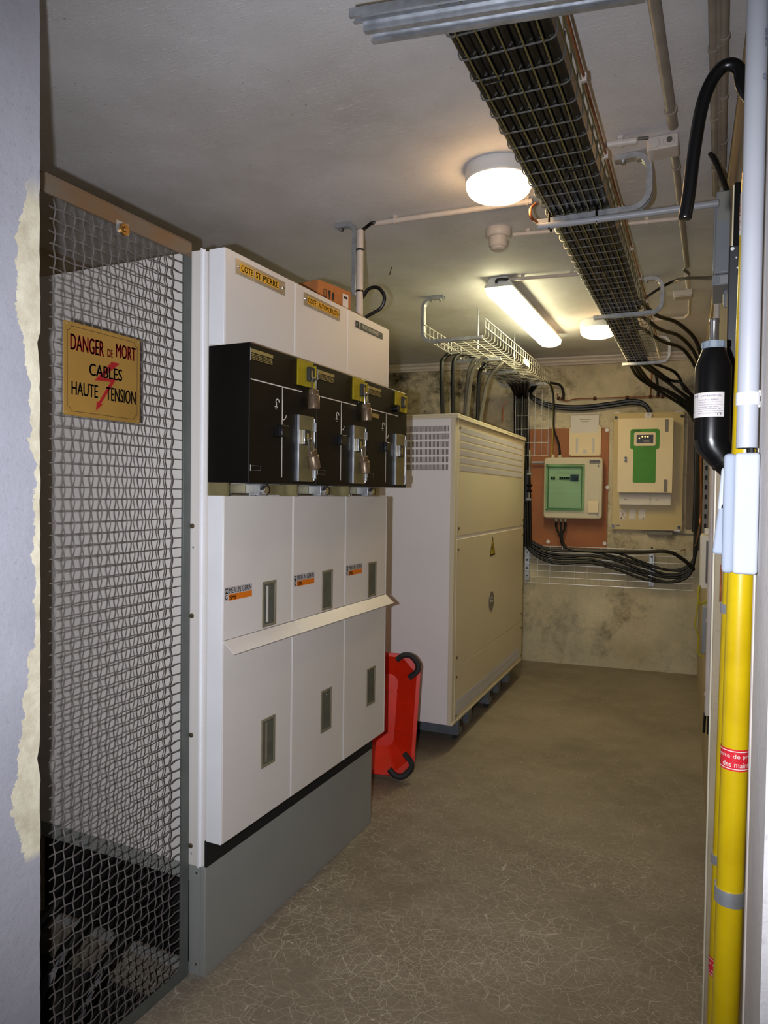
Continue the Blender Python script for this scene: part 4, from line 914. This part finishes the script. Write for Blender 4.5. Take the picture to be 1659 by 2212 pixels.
# left control strip with knobs at the transformer edge
a = brect(1133, 972, 1146, 1132, .10); cs = thing('terminal_strip', 'narrow grey terminal box with black clips at the edge of the transformer enclosure', 'electrical box', onback(a[0]-.05, a[2])); h4 = a[3]-a[2]
ob('case', box(0, a[1]-a[0]+.05, 0, h4, .017, .12), M['dist'], cs, .003)
ob('dark_front', box(.0, a[1]-a[0]+.045, h4*.30, h4*.72, .12, .15), M['blackp'], cs, .002)
for f_ in (.70, .55, .48, .36): ob('clip', join(tube([(a[1]-a[0]+.03, h4*f_-.02, .15), (a[1]-a[0]+.075, h4*f_-.02, .16)], .012, 8), tube([(a[1]-a[0]+.05, h4*f_-.02, .155), (a[1]-a[0]+.05, h4*f_+.05, .155)], .006, 8)), M['galv'] if f_ in (.70, .36) else M['blackp'], cs)
tag(ob('stub_pipe', mv(tube([(0, 0, 0), (.11, 0, 0)], .011, 10), onback(*bwl(1149, 999, .07)) @ Matrix.Translation((0, 0, .07))), M['pvc']), 'short white pipe stub between terminal box and distribution box', 'pipe')
# copper earth bar wires on the wall
cw = thing('earth_conductor', 'thin copper earth wire on insulators across the back wall', 'wire', (0, 0, 0))
ob('strand', tube(smooth([bwp(x, y, .03) for x, y in ((1203, 850), (1208, 862), (1225, 866), (1243, 862), (1300, 860), (1360, 858), (1420, 857), (1482, 855))]), .005, 6), M['copper'], cw)
for px, py in ((1207, 861), (1216, 861), (1285, 861), (1355, 859), (1405, 857), (1421, 856), (1431, 857)): ob('insulator', lathe([(.018, 0), (.018, .012), (.010, .02), (.013, .03), (.011, .042)], 12, onback(*bwl(px, py)) ), M['rust'], cw)
cable('copper_wire', [bwp(1095, 866, .03), bwp(1087, 880, .03), bwp(1086, 912, .03)], .006, M['copper'], 'short copper wire on the mouldy wall above the transformer', 'wire')
cable('copper_wire', [bwp(1408, 798, .05), bwp(1407, 830, .05), bwp(1405, 856, .04)], .007, M['copper'], 'upright copper wire below the far end of the long tray', 'wire')
cable('black_cable', [bwp(1414, 800, .06), bwp(1419, 820, .06), bwp(1422, 855, .04)], .012, M['cable'], 'short upright black cable beside the copper wire', 'cable')
cable('black_cable', [tr2(.17, 2.12, .02), bwp(1196, 828, .12), bwp(1211, 833, .08), bwp(1217, 848, .05), bwp(1217, 860, .04)], .012, M['cable'], 'black cable curling from the bright tray to the copper wire', 'cable')
for i in range(2):
    cable('panel_cable', [tr2(.05+.03*i, 1.7, .018), tr2(.08+.03*i, 2.05, .018), bwp(1142+4*i, 850, .12), bwp(1162, 869-5*i, .07), bwp(1200, 881-5*i, .05), bwp(1260, 884-6*i, .04), bwp(1320, 877-6*i, .04), bwp(1365, 871-6*i, .04), bwp(1392, 876-4*i, .04), bwp(1404+3*i, 893, .03)], .016, M['cable'],
      ['lower of two black cables swinging along the back wall into the charger panel', 'upper of two black cables swinging along the back wall into the charger panel'][i], 'cable', 'cables into the charger panel', 8)
cable('black_cable', [tr2(.16, 2.05, .02), bwp(1190, 832, .14), bwp(1196, 870, .12), bwp(1196, 925, .10), bwp(1205, 952, .09), bwp(1209, 975, .08), bwp(1209, 984, .075)], .010, M['cable'], 'black cable dropping into the top of the distribution box', 'cable')
cable('ground_wire', [tr2(.165, 2.03, .03), bwp(1193, 835, .13), bwp(1194, 900, .11), bwp(1193, 960, .09), bwp(1192, 985, .075)], .006, M['ground'], 'yellow earth wire dropping into the top of the distribution box', 'wire')
# wall basket and lower cables
x0, y1 = bwl(1136, 1178, .05); x1, y0 = bwl(1497, 1276, .05)
gr = grid('wall_basket', 'wire basket on the back wall below the electrical panels', 'wire grid', [x0+(x1-x0)*i/13 for i in range(14)], [y0+(y1-y0)*i/6 for i in range(7)], .0027, M['wireb'], onback() @ Matrix.Translation((0, 0, .045)))  # lighter wire colour stands in for reflections along the bars
for px in (1139, 1408):
    q = bwl(px, 1200, .03)[0]
    rl = ob('wall_rail', box(q-.022, q+.022, y0+.02, y1-.04, -.045, -.008), M['galv'], gr, .002)
    for i in range(5): ob('rail_slot', disc(q, y0+.06+i*.075, -.008, -.006, .009, 10), M['dark'], rl)
GL = 'black cables sweeping along the lower back wall'
for i in range(7):
    s = (0, 4, 10, 14, 20, 25, 29)[i]; jt = lambda k, a=1.6: a*math.sin(i*2.3+k*1.7)
    cable('sweep_cable', [bwp(1118, 1060, .10), bwp(1122-i, 1110+s*.5, .10), bwp(1133, 1150+s*.75, .09), bwp(1160, 1176+s*.9, .085), bwp(1205, 1188+s+jt(1), .08), bwp(1270, 1188+s+jt(2), .08), bwp(1330, 1196+s*1.15+jt(3, 2.5), .08), bwp(1385, 1212+s*1.2+jt(4, 3), .08), bwp(1435, 1228+s*1.05+jt(5, 2.5), .08),
        bwp(1475, 1228+s*.85, .08), bwp(1500-i*.6, 1205+s*.8, .08), bwp(1506-i, 1160+s*.6, .08), bwp(1508-i, 1090, .07), bwp(1509-i, 1020, .07)], .0112, M['cable'],
        (ORD[i]+' from the top of the black cables sweeping over the wall basket' if i else 'topmost of the black cables sweeping over the wall basket'), 'cable', GL, 8)
for i, (gx, dx) in enumerate(((.22, -4), (.30, 0), (.375, 4))):
    g0 = BW @ Vector((dbo[0]+W_*gx, dbo[2]-.02, .07))
    cable('outgoing_cable', [g0, g0+Vector((0, 0, -.06)), bwp(1212+dx*.5, 1158, .08), bwp(1218+dx*.4, 1178, .085), bwp(1240, 1187+i, .09), bwp(1300, 1189+i*1.5, .10), bwp(1380, 1191+i*1.5, .10), bwp(1440, 1190+i*1.5, .10), bwp(1472, 1204+i*2, .10), bwp(1500, 1228+i*2, .09)], .010, M['cable'],
          ['thin black cable from the underside gland nearest the transformer', 'thin black cable from the middle underside gland of the distribution box', 'thin black cable from the underside gland nearest the charger panel'][i], 'cable', 'outgoing cables of the distribution box', 8)

# ------------------------------------------------------------------ right wall, far part
def rbox(x0, x1, y0, y1, Y):                                        # pixel rectangle at depth Y -> X and Z ranges
    m = (y0+y1)/2; a, b = at(x0, m, Y=Y), at(x1, m, Y=Y); return a.x, b.x, at(x0, y1, Y=Y).z, at(x1, y0, Y=Y).z
Yg = 2.86
X0, X1, Z0, Z1 = rbox(1541, 1582, 408, 592, Yg); Xw = rwX(Yg)
gb_ = thing('wall_box', 'grey plastic wall box with small clear flap at the end of the white conduit', 'electrical box', (0, 0, 0))
ob('case', box(X0+.006, Xw+.012, Yg, Yg+.30, Z0, Z1), M['greyplastic'], gb_, .006)
ob('cover', box(X0, X0+.02, Yg+.01, Yg+.29, Z0+.01, Z1-.05), M['greyplastic'], gb_, .004)
ob('side_recess', box(X0+.014, X0+.05, Yg-.003, Yg, Z1-.11, Z1-.006), M['plinth'], gb_, .001)
fl_ = ob('flap', box(X0, X0+.06, Yg+.005, Yg+.28, Z0-.04, Z0-.002), M['greyplastic'], gb_, .003); ob('flap_window', box(X0+.025, X0+.056, Yg+.002, Yg+.005, Z0-.036, Z0-.008), M['boxwhite'], fl_)
ob('gland', lathe([(.014, 0), (.014, -.04), (.009, -.06)], 12, Matrix.Translation((X0+.05, Yg+.1, Z0-.04))), M['greyplastic'], gb_)
cable('black_cable', [at(1535, 330, Y=2.9), at(1548, 355, Y=2.9), at(1562, 390, Y=2.9), at(1570, 412, Y=2.9)], .010, M['cable'], 'black cable entering the top of the grey wall box', 'cable')
Ye = 3.6
el = thing('emergency_light', 'small clear-covered wall lamp behind the black detector head', 'lamp', (0, 0, 0)); X0, X1, Z0, Z1 = rbox(1546, 1570, 655, 745, Ye)
ob('base', box(X0+.03, rwX(Ye)+.02, Ye, Ye+.18, Z0, Z1), M['white'], el, .006)
ob('cover', box(X0, X0+.03, Ye+.01, Ye+.17, Z0+.02, Z1-.005), M['clear'], el, .014)
Yr = 4.4
X0, X1, Z0, Z1 = rbox(1519, 1531, 965, 1152, Yr)
pr_ = thing('strut_rail', 'slotted galvanised strut rail upright on the right wall', 'rail', (0, 0, 0)); ob('channel', box(X0, X1, Yr, Yr+.03, Z0, Z1), M['printgrey'], pr_, .002)
for i in range(9): ob('slot', box((X0+X1)/2-.006, (X0+X1)/2+.006, Yr-.0012, Yr, Z0+.03+i*(Z1-Z0)/9, Z0+.055+i*(Z1-Z0)/9), M['dark'], pr_)
cable('copper_wire', [at(1513, 960, Y=4.6), at(1514, 1100, Y=4.6), at(1508, 1150, Y=4.8), bwp(1500, 1180, .06), bwp(1470, 1190, .06)], .005, M['copper'], 'copper wire running down the far right corner', 'wire')
Yc = 4.15; X0, X1, Z0, Z1 = rbox(1511, 1537, 1156, 1272, Yc)
cbx2 = thing('wall_box', 'cream wall box with clear front strip below the strut rail', 'electrical box', (0, 0, 0)); ob('case', box(X0, rwX(Yc)+.02, Yc, Yc+.2, Z0, Z1), M['trafo'], cbx2, .006)
ob('clear_strip', box(X0+.03, X0+.05, Yc-.004, Yc, Z0+.03, Z1-.03), M['clear'], cbx2, .002); ob('top_tab', box(X0+.02, X0+.045, Yc+.02, Yc+.05, Z1, Z1+.035), M['trafo'], cbx2, .003)
Yd = 4.5; X0, X1, Z0, Z1 = rbox(1516, 1540, 1312, 1412, Yd)
tag(ob('wall_box', box(X0, rwX(Yd)+.02, Yd, Yd+.2, Z0, Z1), M['greyplastic'], bev=.006), 'plain grey wall box under the cream one', 'electrical box')
Yw = 5.0; cW = at(1531, 1458, Y=Yw); rw_ = .175
wh = thing('cable_reel', 'dark reel standing against the right wall under the grey box', 'reel', Matrix.Translation((cW.x, Yw, cW.z)) @ Matrix.Rotation(.04, 4, 'Z') @ Matrix.Rotation(PI/2, 4, 'Y'))
ob('rim', lathe([(rw_*.8, -.02), (rw_, -.022), (rw_, .022), (rw_*.8, .02)], 36), M['tyre'], wh); ob('hub', lathe([(rw_*.35, -.012), (rw_*.35, .015)], 20), M['tyre'], wh)
for i in range(5): ob('spoke', tube([(.04*math.cos(i*1.257), .04*math.sin(i*1.257), 0), (rw_*.85*math.cos(i*1.257), rw_*.85*math.sin(i*1.257), 0)], .011, 6), M['rust'], wh)
ob('stand', box(.15, cW.z-.002, -.02, .02, -.02, .012), M['rust'], wh, .002)
cable('ground_wire', [at(1511, 1265, Y=4.1), at(1508, 1290, Y=4.08), at(1514, 1303, Y=4.08), at(1528, 1300, Y=4.1)], .006, M['ground'], 'yellow earth wire looping under the cream wall box', 'wire')
cable('ground_wire', [at(1508, 1300, Y=4.4), at(1502, 1350, Y=4.4), at(1509, 1378, Y=4.4), at(1508, 1410, Y=4.4), at(1520, 1420, Y=4.4)], .0045, M['ground'], 'thin yellow wire hanging beside the grey wall box', 'wire')
Yp = 3.3; q1, q0 = at(1542, 960, Y=Yp), at(1527, 1545, Y=Yp)
cp_ = thing('wall_conduit', 'upright cream conduit on the right wall ending above the floor', 'conduit', (0, 0, 0)); xm = (q0.x+q1.x)/2
ob('pipe', tube([(xm, Yp, q0.z), (xm, Yp, q1.z+.6)], .0115, 12), M['pvcwarm'], cp_)
for z in (q0.z+.09, 1.05, 1.7): ob('clip', join(tube([(xm, Yp, z-.006), (xm, Yp, z+.006)], .0145, 12), box(xm, rwX(Yp)+.005, Yp-.006, Yp+.006, z-.006, z+.006)), M['pvcwarm'], cp_)
ob('cable_end', join(tube([(xm-.008, Yp, q0.z+.01), (xm-.012, Yp, q0.z-.075)], .0055, 6), tube([(xm+.006, Yp, q0.z+.01), (xm+.006, Yp, q0.z-.08)], .0055, 6)), M['blackp'], cp_)
Yt = 2.0; X0, X1, _, Z1 = rbox(1543, 1560, 940, 1500, Yt)
tkx = thing('cable_trunking', 'beige upright trunking on the right wall beside the yellow poles', 'trunking', (0, 0, 0))
ob('body', box(X0, rwX(Yt)+.012, Yt, Yt+.06, .001, Z1), M['rwall'], tkx, .003); ob('cover', box(X0-.004, X0+.002, Yt+.004, Yt+.056, .003, Z1), M['trafo'], tkx, .001)

# ------------------------------------------------------------------ right foreground: poles, detector, hook, conduit, switch box
YA = 1.285
pa, pb = at(1601, 1250, Y=YA), at(1566, 2212, Y=YA); XA = (pa.x+pb.x)/2; RA = .0205
ztA = at(1606, 388, Y=YA).z
def polem(a, b):
    d = (a-b).normalized(); o = b-d*(b.z/d.z); x = Vector((0, 1, 0)).cross(d).normalized(); return plane(o, x, d.cross(x))
rp = thing('rescue_pole', 'thick yellow insulated pole with a black hook on top, behind the switch box', 'pole', polem(pa, pb))
ob('shaft', tube([(0, 0, .001), (0, 0, ztA)], RA, 28), M['yellow'], rp)
ob('end_cap', tube([(0, 0, ztA), (0, 0, ztA+.012)], RA*.97, 28), M['brass'], rp, .002)
RPI = rp.matrix_world.inverted()
hp = [Vector((0, 0, ztA+.01)), Vector((.0, 0, ztA+.10))]+[RPI @ at(x, y, Y=YA) for x, y in ((1606, 190), (1597, 152), (1578, 140), (1556, 149), (1532, 185), (1514, 240), (1499, 330), (1488, 420), (1479, 474))]
hk = smooth(hp, 6); hk = [Vector((p.x, p.y, p.z)) for p in hk]
ob('hook', tube(hk, .0105, 14), M['blackp'], rp, .002)
def band(R, z0, z1, a0, a1, tilt=0, n=16, off=.0005):
    V = []
    for i in range(n+1):
        a = math.radians(a0+(a1-a0)*i/n)
        for z in (z0, z1): V.append(((R+off)*math.cos(a), (R+off)*math.sin(a), z))
    return V, [(2*i, 2*i+2, 2*i+3, 2*i+1) for i in range(n)]
def wraptext(s, R, a0, z0, hgt, wid, off=.001, bold=.01):            # lettering bent round an upright cylinder; a0 degrees of its left end
    V, Fc = text(s, 0, wid, z0, z0+hgt, 0, bold)
    return [((R+off)*math.cos(math.radians(a0)+v[0]/R), (R+off)*math.sin(math.radians(a0)+v[0]/R), v[1]) for v in V], Fc
zl = at(1587, 1643, Y=YA-RA).z
lb = ob('hand_limit_label', band(RA, zl-.0175, zl+.0175, -225, -15), M['redlab'], rp)
ob('white_line', join(band(RA, zl+.0135, zl+.0148, -225, -15, off=.0008), band(RA, zl-.0148, zl-.0135, -225, -15, off=.0008)), M['whiteink'], lb)
ob('lettering', join(wraptext('Limite de prise', RA, -185, zl+.0015, .0085, .0665), wraptext('des mains', RA, -142, zl-.011, .0085, .0415)), M['whiteink'], lb)
zs = at(1600, 455, Y=YA-RA).z; st = ob('brand_sticker', band(RA, zs-.034, zs+.034, -210, -60), M['paper'], rp)
V, Fc = text('AMEC', 0, .05, 0, .0085, 0, .02); ob('lettering', ([((RA+.001)*math.cos(math.radians(-158)-v[1]/RA*1.0), (RA+.001)*math.sin(math.radians(-158)-v[1]/RA*1.0), zs-.027+v[0]) for v in V], Fc), M['redink'], st)
V, Fc = scribble(0, .045, 0, .004, 0, 9); ob('lettering', ([((RA+.001)*math.cos(math.radians(-128)-v[1]/RA), (RA+.001)*math.sin(math.radians(-128)-v[1]/RA), zs-.025+v[0]) for v in V], Fc), M['printblue'], st)
def poleclip(label, x, R, hgt):
    t = thing('pole_clip', label, 'clip', x); n = 20
    V = []
    for i in range(n+1):
        a = math.radians(-215+265*i/n)
        for rr_, zz in ((R, 0), (R+.002, 0), (R+.002, hgt), (R, hgt)): V.append((rr_*math.cos(a), rr_*math.sin(a), zz))
    Fc = [(4*i+k, 4*i+(k+1) % 4, 4*i+4+(k+1) % 4, 4*i+4+k) for i in range(n) for k in range(4)]+[(3, 2, 1, 0), (4*n, 4*n+1, 4*n+2, 4*n+3)]
    ob('spring_band', (V, Fc), M['galv'], t)
    ob('lip', tube([((R+.003)*math.cos(math.radians(-215)), (R+.003)*math.sin(math.radians(-215)), 0), ((R+.003)*math.cos(math.radians(-215)), (R+.003)*math.sin(math.radians(-215)), hgt)], .0032, 8), M['galv'], t)
    return t
zc_ = at(1575, 1945, Y=YA-RA).z; poleclip('galvanised spring clip round the thick yellow pole', rp.matrix_world @ Matrix.Translation((0, 0, zc_-.012)), RA+.0004, .024)
YB = 1.52
pa, pb = at(1585, 1250, Y=YB), at(1560, 2212, Y=YB); RB = .0185
xb1 = at(1561, 1250, Y=YB).x+RB; xb2 = at(1526, 2212, Y=YB).x+RB; XBp = (xb1+xb2)/2
dp = thing('detector_pole', 'thinner yellow insulated pole beside the trunking', 'pole', polem(at(1561, 1250, Y=YB)+Vector((RB, 0, 0)), at(1526, 2212, Y=YB)+Vector((RB, 0, 0)))); ztB = at(1570, 1010, Y=YB).z
ob('shaft', tube([(0, 0, .001), (0, 0, ztB)], RB, 24), M['yellow'], dp)
zl = at(1535, 2080, Y=YB).z; lb = ob('hand_limit_label', band(RB, zl-.018, zl+.018, -230, -30), M['redlab'], dp)
ob('white_line', join(band(RB, zl+.014, zl+.0153, -230, -30, off=.0008), band(RB, zl-.0153, zl-.014, -230, -30, off=.0008)), M['whiteink'], lb)
ob('lettering', join(wraptext('des mains', RB, -190, zl-.011, .008, .04), wraptext('Limite de prise', RB, -215, zl+.002, .008, .062)), M['whiteink'], lb)
for i, (px, py) in enumerate(((1556, 1317), (1543, 1862))):
    z = at(px, py, Y=YB-RB).z; poleclip(['small galvanised clip high on the thinner yellow pole', 'small galvanised clip low on the thinner yellow pole'][i], dp.matrix_world @ Matrix.Translation((0, 0, z-.008)), RB+.0004, .018)
cable('copper_wire', [at(1558, 1220, Y=YB-.02), at(1556, 1300, Y=YB-.02)], .002, M['copper'], 'thin copper wire beside the thinner yellow pole', 'wire')
# voltage detector head
dq = at(1539, 870, Y=YB-.03); RD = 36.5/F*(dq-EYE).dot(_f); zt_, zb_ = at(1539, 793, Y=YB-.03).z, at(1539, 950, Y=YB-.03).z
vd = thing('voltage_detector', 'black cylindrical voltage detector with white ATTENTION label and steel tip', 'voltage detector', (dq.x, dq.y, 0))
ob('body', lathe([(RD, zb_), (RD, zt_), (RD*.62, zt_+.034)], 40), M['blackp'], vd)
bj = [(0, 0, zb_+.02), (.006, 0, zb_-.005), (.02, 0, zb_-.03), (.04, 0, zb_-.06)]
def taper():
    V, Fc = [], []; n = 32
    for c, r, tl_ in (((0, 0, zb_), RD, 0), ((.004, 0, zb_-.014), RD*.985, .25), ((.017, 0, zb_-.032), RD*.80, .6), ((.030, .0, zb_-.05), RD*.68, .7), ((.043, .0, zb_-.068), RD*.6, .7)):
        for k in range(n):
            a = 2*PI*k/n; x, y = r*math.cos(a), r*math.sin(a); V.append((c[0]+x*math.cos(tl_), c[1]+y, c[2]+x*math.sin(tl_)))
    for i in range(4):
        for k in range(n): l = (k+1) % n; Fc.append((i*n+k, (i+1)*n+k, (i+1)*n+l, i*n+l))
    Fc.append(tuple(4*n+k for k in range(n)))
    return V, Fc
ob('elbow', taper(), M['blackp'], vd)
ob('elbow_ring', mv(lathe([(RD*.70, 0), (RD*.74, .004), (RD*.70, .008)], 32), Matrix.Translation((.024, 0, zb_-.045)) @ Matrix.Rotation(-.65, 4, 'Y')), M['blackp'], vd)
kn_ = []
for i in range(12): kn_.append(mv(box(RD*.60, RD*.66, -.004, .004, zt_+.036, zt_+.046), Matrix.Rotation(i*PI/6, 4, 'Z')))
ob('cap', join(lathe([(RD*.62, zt_+.034), (RD*.62, zt_+.047), (RD*.2, zt_+.048)], 30), *kn_), M['detgrey'], vd)
ob('contact_tip', lathe([(.0085, zt_+.047), (.0082, at(1535, 700, Y=YB-.03).z), (.0092, at(1535, 697, Y=YB-.03).z), (.0088, at(1535, 690, Y=YB-.03).z), (0, at(1535, 689, Y=YB-.03).z)], 20), M['steel'], vd)
zl0, zl1 = at(1539, 900, Y=YB-.06).z, at(1539, 847, Y=YB-.06).z; hl = zl1-zl0
lb = ob('label', band(RD, zl0, zl1, -190, -52, n=24), M['paper'], vd)
ob('label_divider', band(RD, zl0+.002, zl1-.001, -140.5, -139.5, n=2, off=.0008), M['printgrey'], lb)
rows = [('ATTENTION', -128, .036, .105), ('AVANT et APRES', -136, .036, .27), ('chaque verification', -136, .041, .37), ("d'absence de tension,", -136, .045, .46), ("s'assurer du bon", -136, .035, .55), ('fonctionnement de', -136, .040, .635), ("l'appareil en appuyant", -136, .045, .725), ('sur le bouton de test.', -136, .0445, .81)]
ob('lettering', join(*[wraptext(s, RD, a, zl1-hl*(f_+.065), hl*.055, wd, .0009, .005) for s, a, wd, f_ in rows]), M['printblue'], lb)
ob('ce_mark', wraptext('CE', RD, -75, zl0+.002, hl*.12, .009, .0009, 0), M['print'], lb)
ob('lettering', join(wraptext('ECLATS', RD, -178, zl1-hl*.17, hl*.08, .0225, .0009), wraptext('kV', RD, -170, zl1-hl*.67, hl*.06, .007, .0009), wraptext('V1.1', RD, -168, zl1-hl*.8, hl*.06, .012, .0009)), M['printblue'], lb)
# dark upright channel behind the poles
Yk = 1.60; X0, X1, Z0, Z1 = rbox(1573, 1594, 392, 985, Yk); zm = at(1588, 532, Y=Yk).z
ur = thing('pole_rack', 'dark steel upright behind the yellow pole with white rivets', 'rail', (0, 0, 0))
ob('upper_channel', box(X0+.005, rwX(Yk)+.005, Yk, Yk+.03, zm-.02, Z1), M['blackp'], ur, .003); ob('edge_strip', box(X0+.003, X0+.0055, Yk+.001, Yk+.02, zm-.02, Z1-.005), M['dist'], ur)
ob('lower_plate', box(X0-.002, X1, Yk-.008, Yk-.002, Z0, zm), M['rack'], ur, .003)
for px, py, r in ((1580.5, 538, .0035), (1589, 557, .0016), (1591, 579, .0016)): q = at(px, py, Y=Yk-.008); ob('rivet', mv(disc(0, 0, 0, .002, r, 12), Matrix.Translation((q.x+.0015, Yk-.008, q.z)) @ Matrix.Rotation(PI/2, 4, 'X')), M['white'], ur)
# light conduit down to the switch box
YC = 1.16
ca, cb_ = at(1617.5, 850, Y=YC), at(1635, 20, Y=YC); XC = (ca.x+cb_.x)/2; RC = .0142; zc0 = at(1612, 968, Y=YC).z
fc = thing('switch_conduit', 'light grey printed conduit standing above the white switch box', 'conduit', (XC, YC, 0))
ob('pipe', tube([(0, 0, zc0), (0, 0, CZ-.002)], RC, 28), M['pvc'], fc)
ob('pipe_bore', lathe([(RC*.86, zc0-.0004), (RC*.86, zc0+.0002)], 24), M['dark'], fc)
zk = at(1617, 860, Y=YC-RC).z
ob('clip', join(tube([(0, 0, zk-.009), (0, 0, zk+.009)], RC+.0018, 28), box(.0, .051-XC-.001, -.004, .004, zk+.004, zk+.012), box(.0, .051-XC-.001, -.004, .004, zk-.012, zk-.004)), M['white'], fc)
def vtext(s, R, ang, z1, hgt, ln):                                  # text running down the pipe
    V, Fc = text(s, 0, ln, 0, hgt, 0, 0)
    return [((R+.0006)*math.cos(math.radians(ang)+v[1]/R), (R+.0006)*math.sin(math.radians(ang)+v[1]/R), z1-v[0]) for v in V], Fc
ztx = at(1650, 0, Y=YC-.01).z
ob('lettering', join(vtext('020 4K15', RC, -48, ztx-.04, .0042, .024), vtext('CE', RC, -52, ztx-.102, .0055, .009)), M['printblue'], fc)
tag(ob('black_cable', tube([(XC+.004, YC, zc0+.02), (XC+.006, YC, zc0-.02)], .0055, 10), M['cable']), 'short black cable between the light conduit and the switch box', 'cable')
YS = 1.13
X0, X1, Z0, Z1 = rbox(1561, 1641, 977, 1239, YS)
X1 = .0505
sb = thing('switch_box', 'white and grey twin rocker switch box on the right jamb', 'switch', (0, 0, 0))
xs = at(1585, 1100, Y=YS).x
ob('base', box(xs, X1, YS, YS+.068, Z0, Z1), M['boxwhite'], sb, .005, seg=4)
ob('cover', box(X0, xs+.002, YS+.0005, YS+.0675, Z0+.0005, Z1-.001), M['boxblue'], sb, .006, seg=3)
hm = (Z1-Z0)
ob('rocker', mv(box(-.006, .012, YS+.012, YS+.056, -.03, .033), Matrix.Translation((X0+.001, 0, Z1-hm*.31)) @ Matrix.Rotation(.07, 4, 'Y')), M['boxwhite'], sb, .004)
ob('rocker', mv(box(-.008, .012, YS+.012, YS+.056, -.036, .040), Matrix.Translation((X0-.001, 0, Z0+hm*.36)) @ Matrix.Rotation(.10, 4, 'Y')), M['boxblue'], sb, .004)
ob('rocker_tip', box(X0-.006, X0+.006, YS+.013, YS+.055, Z0+hm*.50, Z0+hm*.555), M['white'], sb, .003)
